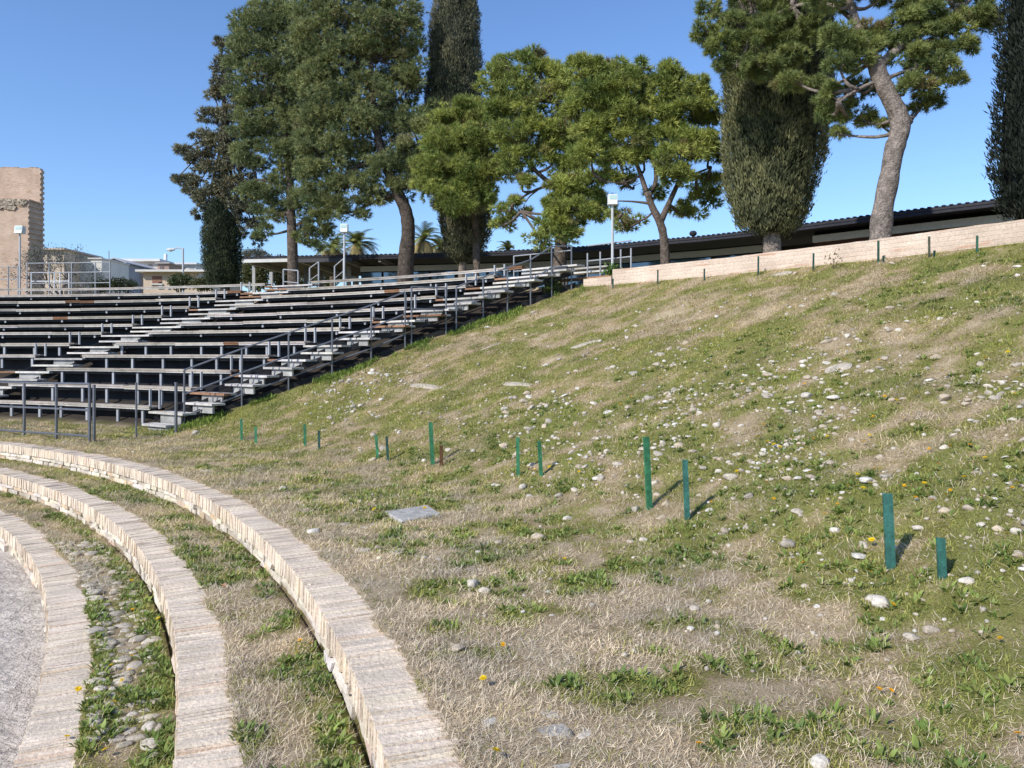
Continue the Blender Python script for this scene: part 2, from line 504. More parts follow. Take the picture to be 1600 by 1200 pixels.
MAT['paving'] = mat_paving()
ro = np.concatenate([[.01], np.linspace(3, 15, 8), np.arange(15.2, R1 + .12, .08)])
to = np.radians(np.concatenate([np.arange(-180, 0, 10), np.arange(0, 75, .35), np.arange(75, 180, 5)]))
TO, RO = np.meshgrid(to, ro)
OX = OC[0] + RO * np.cos(TO); OY = OC[1] + RO * np.sin(TO)
OZ = ZO + (fbm(OX * 2.6, OY * 2.6, 61, 4) - .5) * .10 + (R1 - RO).clip(0, 3) * -.02
ii = np.arange(RO.size).reshape(RO.shape); jj = np.roll(ii, -1, axis=1)
Fo = np.stack([ii[:-1], jj[:-1], jj[1:], ii[1:]], -1).reshape(-1, 4)
o = np_mesh('orchestra_floor', np.stack([OX, OY, OZ], -1).reshape(-1, 3), Fo[:, ::-1], np.ones((RO.size, 3)), MAT['paving'], smooth=True)
tag(o, 'worn pale grey stone floor of the orchestra', kind='structure')

# ------------------------------------------------------------------ curved brick steps
def step(R, Z, base, label, t0, t1, seed):
    global rng
    rg = np.random.default_rng(seed)
    b = pol(R, math.radians(35), base)
    t = thing('brick_step', label, 'step', b, 'concentric brick steps round the orchestra')
    mb = MB(); th = math.radians(t0)
    hj = 0
    while th < math.radians(t1):
        wd = (.034 + rg.random() * .014) / R
        hj = hj * .85 + rg.normal(0, .0012)
        L = .32 + rg.normal(0, .006); fr = rg.normal(0, .004)
        top = Z + hj * 1.1 + rg.normal(0, .0014)
        if rg.random() < .03: top -= rg.uniform(.006, .02)
        if rg.random() < .025: fr += rg.uniform(.01, .04)
        base_c = np.array((.74, .615, .475)); k = 1 + rg.normal(0, .045)
        c = base_c * k * np.array((1, 1 + rg.normal(0, .008), 1 + rg.normal(0, .02)))
        if rg.random() < .04: c = c * np.array((.98, .90, .84))
        g = .0022 / R
        sk = rg.normal(0, .003) / R
        P = []
        for z, tt in ((Z - .135, 0), (top, 1)):
            e = .006 * tt
            for r, a in ((R + fr + e, th + wd - g), (R + fr + e, th + g), (R + L, th + g + sk), (R + L, th + wd - g + sk)):
                P.append(pol(r, a, z + (rg.normal(0, .004) if tt else 0)) + np.append(rg.normal(0, .0025, 2), 0))
        mb.hexa(P, tuple(c))
        th += wd
    # mortar bed under and between the bricks
    n = 90
    for i in range(n):
        a0 = math.radians(t0 + (t1 - t0) * i / n); a1 = math.radians(t0 + (t1 - t0) * (i + 1) / n)
        mb.pbox(R + .012, R + .30, a0, a1, Z - .13, Z - .0022, (.64, .54, .425))
    mb.build('coping', MAT['brick'], t)
    # rubble courses of the riser
    mr = MB(); z = Z - .137
    for ci in range(3):
        hgt = (.062, .07, .12)[ci]
        th = math.radians(t0)
        while th < math.radians(t1):
            wd = rg.uniform(.10, .36) / R
            c = np.array((.70, .62, .51)) * (1 + rg.normal(0, .10)) * np.array((1, 1, 1 + rg.normal(0, .05)))
            if rg.random() < .15: c = c * np.array((.95, .82, .72))
            fr = rg.normal(.014, .012) + .01 * ci
            if rg.random() < .94:
                z1 = z - rg.uniform(0, .010); z0 = z - hgt + rg.uniform(0, .008)
                g = .006 / R
                P = [pol(R + fr, th + wd - g, z0), pol(R + fr, th + g, z0), pol(R + .2, th + g, z0), pol(R + .2, th + wd - g, z0),
                     pol(R + fr + .004, th + wd - g, z1), pol(R + fr + .004, th + g, z1), pol(R + .2, th + g, z1), pol(R + .2, th + wd - g, z1)]
                P = [p + rg.normal(0, .006, 3) for p in P]
                mr.hexa(P, tuple(c))
            th += wd
        z -= hgt
    for i in range(n):
        a0 = math.radians(t0 + (t1 - t0) * i / n); a1 = math.radians(t0 + (t1 - t0) * (i + 1) / n)
        mr.pbox(R + .035, R + .22, a0, a1, base - .12, Z - .133, (.50, .43, .34))
    mr.build('riser', MAT['rubble'], t)


step(R3, Z3, Z2, 'outermost and highest curved brick step, next to the grass slope', 0, 80, 101)
step(R2, Z2, Z1, 'middle curved brick step between the two weedy terraces', 0, 82, 102)
step(R1, Z1, ZO, 'innermost curved brick step along the worn orchestra floor', 0, 84, 103)

# ------------------------------------------------------------------ stones
def ico(sub):
    import bmesh
    bm = bmesh.new(); bmesh.ops.create_icosphere(bm, subdivisions=sub, radius=1)
    V = np.array([v.co[:] for v in bm.verts]); Fc = np.array([[v.index for v in f.verts] for f in bm.faces]); bm.free()
    return V, Fc


ICO2 = ico(3); ICO1 = ico(2)


def stone_shape(seed, flat=.6, rough=.36, base=ICO2):
    rg = np.random.default_rng(seed)
    V = base[0].copy()
    off = rg.random(3) * 50
    d = fbm(V[:, 0] * 1.1 + off[0] + V[:, 2] * .9, V[:, 1] * 1.1 + off[1] - V[:, 2] * .7, seed % 50, 3) - .5
    V = V * (1 + rough * 2 * d)[:, None]
    for _ in range(8):     # flattened facets
        n = rg.normal(0, 1, 3); n /= np.linalg.norm(n); h = rg.uniform(.55, .82)
        e = V @ n - h; V = V - np.clip(e, 0, None)[:, None] * n * .85
    V = V * np.array((1.0, rg.uniform(.62, .9), flat * rg.uniform(.8, 1.15)))
    return V


STONE_COL = [(.58, .51, .41), (.65, .585, .49), (.48, .405, .31), (.69, .645, .56), (.54, .445, .325), (.44, .39, .315)]
stone_mesh = []
for i in range(12):
    V = stone_shape(200 + i, .58 if i % 3 else .42)
    me = bpy.data.meshes.new('stone_shape')
    me.from_pydata([tuple(v) for v in V], [], [tuple(map(int, f)) for f in ICO2[1]])
    me.polygons.foreach_set('use_smooth', [True] * len(me.polygons))
    a = me.color_attributes.new('Col', 'FLOAT_COLOR', 'POINT')
    col = np.ones((len(V), 4), np.float32); col[:, :3] = STONE_COL[i % 6]
    a.data.foreach_set('color', col.ravel()); me.materials.append(MAT['stone']); stone_mesh.append(me)


def put_stone(p, size, i, label, group=None, rz=None, flat=1.0, sink=.35):
    o = bpy.data.objects.new('stone', stone_mesh[i % 12]); C.objects.link(o)
    o.location = (float(p[0]), float(p[1]), float(p[2]) + size * .55 * flat * (1 - sink) * .6)
    o.scale = (size, size, size * flat)
    o.rotation_euler = (random.uniform(-.25, .25), random.uniform(-.25, .25), rz if rz is not None else random.uniform(0, 6.28))
    return tag(o, label, 'stone', group)


SPOTS = []   # (x, y, radius) kept free of grass
G_ST = 'pale stones scattered on the grassy slope'
NAMED = [  # px x, px y, px width, label
    (1355, 753, 30, 'large rounded white stone on the slope up right of the tall blue-green stake'),
    (993, 797, 18, 'round cream stone with a flat face just left of the tallest stake foot'),
    (1041, 789, 15, 'upright tan stone just right of the tallest stake foot'),
    (1108, 798, 14, 'round pale stone just right of the short leaning blue stake'),
    (1232, 853, 30, 'long flat white stone lying alone between the stake pairs'),
    (1305, 831, 19, 'tilted grey stone left of the tall blue-green stake'),
    (1343, 871, 22, 'chalky white angular stone at the left of the tall blue-green stake foot'),
    (1132, 832, 17, 'upright two-lobed white stone among brown stubble'),
    (1374, 944, 34, 'broad white stone half sunk in grass in front of the tall blue-green stake'),
    (1424, 998, 30, 'rounded tan-white stone, left one of a touching pair in dry straw'),
    (1455, 988, 28, 'rounded pale stone, right one of a touching pair in dry straw'),
    (1280, 1195, 36, 'grey angular stone at the bottom edge of the picture'),
    (1085, 953, 21, 'dull beige stone sunk in straw in the middle foreground'),
    (926, 948, 16, 'beige stone half hidden by straw left of the middle foreground'),
    (737, 915, 28, 'grey-white flat stone near the upper step, first of two'),
    (755, 925, 22, 'beige flat stone touching a whiter one near the upper step'),
    (716, 1015, 24, 'cream stone lying alone in dry grass beside the outer step'),
    (590, 858, 16, 'white angular stone in green weeds in front of the concrete slab'),
    (1042, 630, 13, 'upright white stone high on the slope above the tallest stake'),
    (1083, 643, 14, 'bright white block on the slope right of an upright stone'),
    (1475, 625, 26, 'whitish stone with a smaller one on top, high on the right slope'),
    (935, 749, 20, 'rounded pale stone on the slope left of the tallest stake'),
    (840, 842, 24, 'flat cream stone in the grass below the middle stake pair'),
    (887, 812, 18, 'rounded tan stone below the middle stake pair'),
    (898, 767, 17, 'rounded orange-tan stone with a yellow flower beside it'),
    (873, 776, 15, 'tan stone just left of a rounder orange-tan one'),
    (816, 763, 18, 'flat white stone below the foot of the middle stakes'),
    (748, 864, 15, 'brownish stone between the slab and the middle foreground'),
    (985, 848, 14, 'grey stone, left one of a pair beyond the straw patch'),
    (1006, 846, 16, 'bright flat stone, right one of a pair beyond the straw patch'),
    (1245, 801, 20, 'rounded flat stone on the grass between the blue stake and tall stake'),
    (1513, 796, 18, 'white stone on open grass right of the tall blue-green stake'),
    (1230, 749, 16, 'leftmost stone of a row of three on the slope'),
    (1246, 748, 14, 'middle stone of a row of three on the slope'),
    (1268, 747, 14, 'rightmost stone of a row of three on the slope'),
    (1376, 717, 18, 'flat white stone on the slope straight above the tall blue-green stake'),
    (1140, 748, 28, 'pair of merged tan stones forming one long lump on the slope'),
    (1170, 777, 17, 'cream stone below a cluster of small pebbles'),
    (668, 665, 0, ''),
    (440, 765, 16, 'white stone lying between the outer step and the first stakes'),
    (584, 681, 13, 'white stone leaning at the back of the fourth stake pair'),
    (583, 720, 14, 'white stone at the foot of the fourth stake pair'),
    (490, 832, 20, 'white stone beside the outer brick step near the weeds'),
    (305, 677, 14, 'pale boulder at the bottom of the stair railing'),
    (562, 786, 12, 'cream stone at the left of the concrete slab'),
    (1480, 590, 10, 'small white stone far up the right slope'),
    (352, 915, 10, 'broken red brick piece on the middle terrace'),
    (233, 1138, 26, 'bright rounded cobble standing proud at the end of the cobble strip'),
    (1590, 418, 14, 'white stone at the top of the slope by the right edge'),
]
seen_big = 0
for i, (x, y, wpx, lab) in enumerate(NAMED):
    if not wpx: continue
    p = hit(x, y)
    if p is None: continue
    s = wpx / 2 / F * p[1] * 1.05
    o = put_stone(p, s, i * 5 + (3 if 'white' in lab else 0), lab, None, flat=1.25 if 'upright' in lab else 1.0, sink=.45)
    if 'red brick' in lab:
        me = o.data.copy(); c4 = np.ones((len(me.vertices), 4), np.float32); c4[:, :3] = (.45, .22, .13)
        me.color_attributes['Col'].data.foreach_set('color', c4.ravel()); o.data = me; o['category'] = 'brick'; o.name = 'brick_piece'
    SPOTS.append((p[0], p[1], s))

# random stones on the slope; thick in a band just above the stakes
cand = []
tries = 0
while len(cand) < 2000 and tries < 120000:
    tries += 1
    Yd = random.uniform(4.5, 19.5); X = random.uniform(-.75 * Yd, .85 * Yd + .8)
    r, th = rth(X, Yd)
    if r < 21.2 or r > 31.2: continue
    dd = (X - a_[0]) * d_[1] - (Yd - a_[1]) * d_[0]
    if dd < .6: continue
    dens = .03 + .95 * math.exp(-((r - 25.6) / 1.3) ** 2) + .13 * math.exp(-((r - 28) / 1.6) ** 2)
    if r < 23.6: dens *= .22
    cl = float(fbm(X * .8, Yd * .8, 77, 2)); dens *= max(0.1, (cl - .34) * 3.2)
    if Yd < 7: dens *= .5
    if random.random() > dens: continue
    s = min(.085 if Yd > 8 else .05, max(.012, random.lognormvariate(math.log(.025), .55)))
    cand.append(((s / Yd) * (1 if abs(X) < .67 * Yd else .05), X, Yd, s))
cand.sort(reverse=True)
n_ind = 300 - len(SPOTS)
small = []
for k, (_, X, Yd, s) in enumerate(cand):
    z = float(terr(X, Yd))
    if k < n_ind:
        r, th = rth(X, Yd)
        lab = 'pale weathered stone, one of many strewn loose in the slope grass'
        put_stone((X, Yd, z), s, random.randrange(12), lab, G_ST, sink=random.uniform(.5, 1.1))
        if s > .03: SPOTS.append((X, Yd, s))
    else:
        small.append((X, Yd, z, s))
for _ in range(9500):   # gravel
    Yd = random.uniform(4, 19.5); X = random.uniform(-.72 * Yd, .85 * Yd + .8)
    r, th = rth(X, Yd)
    dd = (X - a_[0]) * d_[1] - (Yd - a_[1]) * d_[0]
    if r < 21 or r > 31.3 or dd < .4: continue
    if random.random() > .15 + .8 * math.exp(-((r - 25.8) / 1.9) ** 2): continue
    if fbm(X * 1.1, Yd * 1.1, 79, 2) < .45: continue
    small.append((X, Yd, float(terr(X, Yd)), random.uniform(.008, .026)))
Vs = []; Fs = []; Cs = []; off = 0
shapes = [stone_shape(400 + i, .6, .3, ICO1) for i in range(6)]
for X, Yd, z, s in small:
    a = random.uniform(0, 6.28); ca, sa = math.cos(a), math.sin(a)
    V = shapes[random.randrange(6)] * s
    V = np.stack([V[:, 0] * ca - V[:, 1] * sa + X, V[:, 0] * sa + V[:, 1] * ca + Yd, V[:, 2] + z + s * .2], -1)
    Vs.append(V); Fs.append(ICO1[1] + off); off += len(V)
    Cs.append(np.tile(np.array(random.choice(STONE_COL)) * random.uniform(.75, 1.1), (len(V), 1)))
o = np_mesh('gravel', np.concatenate(Vs), np.concatenate(Fs), np.concatenate(Cs), MAT['stone'], smooth=True)
tag(o, 'tiny pale pebbles strewn through the grass of the slope', 'gravel', kind='stuff')

# long flat rocks that break through the upper slope
for (x0, y0, x1, y1, hw, lab) in [(885, 546, 940, 530, .12, 'long pale flat rock breaking through the upper slope, right of the other one'),
                                  (740, 551, 788, 534, .10, 'long brownish flat rock breaking through the upper slope near the stair'),
                                  (1285, 578, 1335, 572, .16, 'pale bare rock patch high on the right slope'),
                                  (775, 597, 835, 602, .11, 'pale crumbly rock ledge in the middle of the slope'),
                                  (638, 600, 690, 606, .13, 'low white rock ledge below the stair on the slope'),
                                  (1205, 430, 1240, 427, .15, 'flat white rock lying at the foot of the top wall')]:
    p = hit(x0, y0); q = hit(x1, y1)
    if p is None or q is None: continue
    m_ = (p + q) / 2; L = np.linalg.norm(q - p) / 2
    o = bpy.data.objects.new('flat_rock', stone_mesh[4].copy()); C.objects.link(o)
    c4 = np.ones((len(o.data.vertices), 4), np.float32); c4[:, :3] = (.40, .33, .235) if 'brown' in lab else (.50, .44, .35)
    o.data.color_attributes['Col'].data.foreach_set('color', c4.ravel())
    o.location = (m_[0], m_[1], float(terr(m_[0], m_[1])) - .0)
    gx = (float(terr(m_[0] + .3, m_[1])) - float(terr(m_[0] - .3, m_[1]))) / .6
    gy = (float(terr(m_[0], m_[1] + .3)) - float(terr(m_[0], m_[1] - .3))) / .6
    from mathutils import Matrix
    nrm = Vector((-gx, -gy, 1)).normalized(); xd = Vector((q - p).tolist()); xd = (xd - nrm * xd.dot(nrm)).normalized(); yd = nrm.cross(xd)
    o.matrix_world = Matrix.Translation(o.location) @ Matrix((xd, yd, nrm)).transposed().to_4x4() @ Matrix.Diagonal((L * 1.05, hw * 1.1, .05, 1))
    tag(o, lab, 'rock')

# concrete slab and the flat stones in the foreground
def slab(pts, th, col, name, lab, cat, mat='stone', lift=.02, n=1):
    P = [hit(*p) for p in pts]
    c = sum(P) / len(P); z = max(p[2] for p in P) + lift if n else c[2] + lift
    mb = MB()
    k = len(P)
    top = [np.array((p[0], p[1], z)) for p in P]; ins = [t + (np.array((c[0], c[1], z)) - t) * .04 for t in top]
    vs = [t - np.array((0, 0, th)) for t in top] + [t - np.array((0, 0, .012)) for t in top] + ins
    fs = [tuple(range(k))[::-1], tuple(range(2 * k, 3 * k))]
    for i in range(k):
        j = (i + 1) % k
        fs += [(i, j, k + j, k + i), (k + i, k + j, 2 * k + j, 2 * k + i)]
    mb.add(vs, fs, col)
    o = mb.build(name, MAT[mat], None, (c[0], c[1], z - th))
    import bmesh
    bm = bmesh.new(); bm.from_mesh(o.data); bmesh.ops.recalc_face_normals(bm, faces=bm.faces); bm.to_mesh(o.data); bm.free()
    for p in P: SPOTS.append((p[0] * .6 + c[0] * .4, p[1] * .6 + c[1] * .4, np.linalg.norm(p - c) * .33))
    SPOTS.append((c[0], c[1], min(np.linalg.norm(p - c) for p in P) * .9))
    return tag(o, lab, cat)


slab([(600, 801), (668, 795), (688, 807), (628, 818)], .07, (.46, .44, .405), 'concrete_slab', 'flat grey concrete slab set in the grass beside the steps', 'slab', lift=.015)
slab([(750, 1127), (772, 1120), (790, 1126), (784, 1136), (760, 1138)], .05, (.46, .43, .385), 'flat_stone', 'small flat grey stone left of the cracked grey stone in the foreground', 'stone', lift=.0, n=0)
slab([(832, 1148), (842, 1134), (880, 1130), (892, 1140), (862, 1150), (858, 1172), (836, 1176)], .05, (.46, .43, .385), 'flat_stone', 'angular cracked grey flat stone in the straw of the foreground', 'stone', lift=.0, n=0)
slab([(858, 1196), (870, 1184), (890, 1182), (894, 1196), (880, 1206)], .05, (.46, .43, .385), 'flat_stone', 'flat grey stone cut by the bottom edge of the picture', 'stone', lift=.0, n=0)

# cobbles of the terraces
def cobbles(rin, rout, z0, t0, t1, name, lab, seed, prob=1.0, sz=(.035, .08), flat=.34, dz=-.010):
    rg = np.random.default_rng(seed)
    Vs = []; Fs = []; Cs = []; off = 0
    grid = {}
    for _ in range(9000):
        r = rg.uniform(rin, rout); th = math.radians(rg.uniform(t0, t1)); s = rg.uniform(*sz)
        p = pol(r, th)
        if vn(p[0] * 1.7, p[1] * 1.7, 55) > prob: continue
        gi, gj = int(p[0] / .25), int(p[1] / .25)
        if any((p[0] - q[0]) ** 2 + (p[1] - q[1]) ** 2 < (.82 * (s + q[2])) ** 2 for u in (-1, 0, 1) for v in (-1, 0, 1) for q in grid.get((gi + u, gj + v), ())): continue
        grid.setdefault((gi, gj), []).append((p[0], p[1], s))
        V = stone_shape(int(rg.integers(1, 9999)), flat, .26, ICO1) * s * 1.15
        a = rg.uniform(0, 6.28); ca, sa = math.cos(a), math.sin(a)
        z = float(terr(p[0], p[1])) + rg.uniform(-.010, .004) + dz
        V = np.stack([V[:, 0] * ca - V[:, 1] * sa + p[0], V[:, 0] * sa + V[:, 1] * ca + p[1], V[:, 2] + z], -1)
        Vs.append(V); Fs.append(ICO1[1] + off); off += len(V)
        Cs.append(np.tile(np.array((.54, .48, .405)) * rg.uniform(.75, 1.2) * np.array((1, 1, rg.uniform(.9, 1.0))), (len(V), 1)))
    o = np_mesh(name, np.concatenate(Vs), np.concatenate(Fs), np.concatenate(Cs), MAT['stone'], smooth=True)
    return tag(o, lab, 'cobbles', kind='stuff')


cobbles(R1 + .34, R2 - .10, Z1, 6, 40, 'cobblestones', 'grey rounded cobbles bedded between the innermost and middle steps', 5, .72, (.035, .085), .28, .001)
cobbles(R2 + .36, R3 - .08, Z2, 6, 40, 'cobblestones', 'sparse flat grey cobbles showing between the middle and outer steps', 6, .24, (.05, .10), .22, -.010)
cobbles(R3 + .36, R3 + 1.25, Z3, 6, 52, 'cobblestones', 'flat grey cobbles showing along the back of the outer step', 8, .22, (.05, .13), .16, -.008)

# ------------------------------------------------------------------ grass
def keep_mask(x, y):
    r = np.hypot(x - OC[0], y - OC[1])
    m = (r < RW - .04) & (r > R1 + .28 - (fbm(x * 2.7, y * 2.7, 71, 3) - .5) * .14)
    e = (fbm(x * 2.7, y * 2.7, 71, 3) - .5) * .14
    m &= ~((r > R2 - .02) & (r < R2 + .28 - e)) & ~((r > R3 - .02) & (r < R3 + .28 - e))
    dd = (x - a_[0]) * d_[1] - (y - a_[1]) * d_[0]
    m &= ~((dd < .08) & (r > 23.3))
    sp = np.array(SPOTS)
    for px, py, s in sp:
        m &= (x - px) ** 2 + (y - py) ** 2 > (s * .72) ** 2
    return m


def scatter(n, y0, y1, pw):
    u = rng.random(n)
    k = 2 + pw
    Y = (y0 ** k + u * (y1 ** k - y0 ** k)) ** (1 / k)
    X = rng.uniform(-1, 1, n); X = np.where(X < 0, X * (.70 * Y + .8), X * (.88 * Y + 2.0))
    return X, Y


def blades(name, label, X, Y, L, W, tilt, az, col, bend, mat='grass', width_mid=.8):
    """bent blades: 5 vertices, 2 faces (quad + triangle kept as 3 triangles)"""
    Z = terr(X, Y) - .004
    n = len(X)
    dx, dy = np.cos(az), np.sin(az)
    sx, sy = -dy, dx
    st, ct = np.sin(tilt), np.cos(tilt)
    t2 = np.clip(tilt + bend, 0, 1.62); st2, ct2 = np.sin(t2), np.cos(t2)
    h = L * .55
    mx = X + dx * st * h; my = Y + dy * st * h; mz = Z + ct * h
    h2 = L * .45
    tx = mx + dx * st2 * h2; ty = my + dy * st2 * h2; tz = mz + ct2 * h2
    w2 = W * .5
    tw = rng.uniform(-.6, .6, n) * w2
    V = np.stack([np.stack([X - sx * w2, Y - sy * w2, Z], -1), np.stack([X + sx * w2, Y + sy * w2, Z], -1),
                  np.stack([mx - sx * w2 * width_mid, my - sy * w2 * width_mid, mz + tw], -1), np.stack([mx + sx * w2 * width_mid, my + sy * w2 * width_mid, mz - tw], -1),
                  np.stack([tx, ty, tz], -1)], 1).reshape(-1, 3)
    b = (np.arange(n) * 5)[:, None]
    Fc = np.concatenate([b + np.array([0, 1, 3]), b + np.array([0, 3, 2]), b + np.array([2, 3, 4])], 0)
    cc = np.repeat(col, 5, 0)
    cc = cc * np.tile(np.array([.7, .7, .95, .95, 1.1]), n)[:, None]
    o = np_mesh(name, V, Fc, cc, MAT[mat])
    return tag(o, label, 'grass', kind='stuff')


# dry straw, lying flat
X, Y = scatter(1080000, 2.6, 20.5, -1.25)
m = keep_mask(X, Y); X, Y = X[m], Y[m]
g = green(X, Y); r_ = np.hypot(X - OC[0], Y - OC[1])
m = (rng.random(len(X)) < np.clip(1.05 - .75 * g, .15, 1)) & ~((fbm(X * 1.3, Y * 1.3, 91, 3) < .36) & (rng.random(len(X)) < .8))
m &= (rng.random(len(X)) < np.where((r_ < R2 + .05) & (Y < 7), .18, 1))
X, Y = X[m], Y[m]; n = len(X); sc_ = np.clip((Y / 6) ** .55, .75, 1.9)
tone = rng.random(n)[:, None]
col = np.array((.95, .82, .66)) * (1 - tone) + np.array((.56, .44, .32)) * tone
col = col * rng.uniform(.75, 1.3, (n, 1))
yr = np.clip((Y - 6) / 6, 0, 1)[:, None]
col = col * (1 - yr) + col * np.array((.86, .84, .70)) * yr
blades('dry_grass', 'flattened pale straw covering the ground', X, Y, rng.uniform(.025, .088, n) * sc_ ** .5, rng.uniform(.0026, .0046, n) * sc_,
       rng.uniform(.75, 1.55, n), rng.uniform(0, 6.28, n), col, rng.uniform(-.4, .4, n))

# living grass, short tufts
X, Y = scatter(1020000, 2.6, 20.8, -1.2)
m = keep_mask(X, Y); X, Y = X[m], Y[m]
g = green(X, Y)
m = rng.random(len(X)) < np.clip(g * 1.1 - .04, .10, 1); X, Y, g = X[m], Y[m], g[m]
tf = fbm(X * 7, Y * 7, 95, 2); m = rng.random(len(X)) < np.clip((tf - .3) * 3.2, .08, 1); X, Y, g = X[m], Y[m], g[m]
n = len(X); sc_ = np.clip((Y / 6) ** .55, .75, 1.9)
tone = (fbm(X * .9, Y * .9, 97, 3) + rng.normal(0, .12, n))[:, None].clip(0, 1)
col = np.array((.290, .340, .080)) * (1 - tone) + np.array((.500, .455, .155)) * tone
col = col * rng.uniform(.7, 1.3, (n, 1))
r_ = np.hypot(X - OC[0], Y - OC[1]); th_ = np.arctan2(Y - OC[1], X - OC[0])
brn = (np.clip((th_ - .72) / .15, 0, 1) * np.clip((r_ - 25) / 1.5, 0, 1))[:, None] * .5
col = col * (1 - brn) + np.array((.36, .30, .15)) * brn
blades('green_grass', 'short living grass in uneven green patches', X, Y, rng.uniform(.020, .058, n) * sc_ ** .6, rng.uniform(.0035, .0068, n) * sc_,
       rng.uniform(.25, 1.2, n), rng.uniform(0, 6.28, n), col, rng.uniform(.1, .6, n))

# low broad-leaved weeds: rosettes
X0, Y0 = scatter(23000, 2.7, 12.0, -.9)
m = keep_mask(X0, Y0); X0, Y0 = X0[m], Y0[m]
r0 = np.hypot(X0 - OC[0], Y0 - OC[1])
pr = np.clip((green(X0, Y0) - .45) * 1.9, 0, 1) * np.where(r0 < R2, 1.6, np.where(r0 < R3, .9, np.where(r0 < 24, .62, .34)))
m = rng.random(len(X0)) < pr
X0, Y0 = X0[m], Y0[m]; k = 13
n0 = len(X0); X = np.repeat(X0, k); Y = np.repeat(Y0, k); n = len(X)
size = np.repeat(rng.uniform(.6, 1.35, n0), k); az = rng.uniform(0, 6.28, n)
rr0 = rng.uniform(0, .035, n) * size; X = X + np.cos(az) * rr0; Y = Y + np.sin(az) * rr0
m = keep_mask(X, Y); X, Y, size, az = X[m], Y[m], size[m], az[m]; n = len(X)
tone = np.repeat(rng.random(n0), k)[m][:, None]
col = (np.array((.125, .200, .046)) * (1 - tone) + np.array((.280, .345, .095)) * tone) * rng.uniform(.75, 1.25, (n, 1))
blades('weeds', 'low broad-leaved green weeds and clover in clumps', X, Y, rng.uniform(.028, .065, n) * size, rng.uniform(.008, .016, n) * size,
       rng.uniform(.35, 1.25, n), az + rng.uniform(-.5, .5, n), col, rng.uniform(.1, .6, n), 'leaf', 1.1)

# taller fresh weeds against the stair side
n = 9000
al = rng.uniform(-.5, 9.2, n); of = rng.exponential(.16, n) + .10
X = a_[0] + d_[0] * al + d_[1] * of; Y = a_[1] + d_[1] * al - d_[0] * of
m = fbm(X * 1.4, Y * 1.4, 99, 2) > .44; X, Y = X[m], Y[m]; n = len(X)
tone = rng.random((n, 1)); col = (np.array((.16, .26, .05)) * (1 - tone) + np.array((.33, .40, .10)) * tone) * rng.uniform(.8, 1.2, (n, 1))
blades('stair_weeds', 'bright green weeds growing along the side of the stair', X, Y, rng.uniform(.06, .17, n), rng.uniform(.010, .022, n), rng.uniform(.1, .9, n), rng.uniform(0, 6.28, n), col, rng.uniform(.1, .6, n), 'leaf')

# ------------------------------------------------------------------ yellow flowers
def flower_mesh(seed, cr):
    rg = np.random.default_rng(seed); mb = MB()
    for ring, (R, tl, n) in enumerate([(1.0, .18, 15), (.7, .45, 12), (.42, .8, 9)]):
        for i in range(n):
            a = 2 * PI * i / n + ring * .3 + rg.normal(0, .06); L = R * rg.uniform(.85, 1.1); w = .16
            p = np.array((math.cos(a), math.sin(a), 0)); s = np.array((-math.sin(a), math.cos(a), 0))
            up = np.array((0, 0, math.sin(tl)))
            b = p * .1 + np.array((0, 0, .05 * ring)); mid = b + (p * math.cos(tl) + up) * L * .6; tip = b + (p * math.cos(tl) + up * .8) * L
            c = np.array(cr) * rg.uniform(.85, 1.1)
            mb.add([b, mid - s * w, tip, mid + s * w], [(0, 1, 2, 3)], tuple(c))
    v = np.array(mb.v)
    me = bpy.data.meshes.new('flower'); me.from_pydata([tuple(p) for p in v], [], mb.f)
    a = me.color_attributes.new('Col', 'FLOAT_COLOR', 'POINT'); col = np.ones((len(v), 4), np.float32); col[:, :3] = np.array(mb.c)
    a.data.foreach_set('color', col.ravel()); me.materials.append(MAT['flower'])
    return me


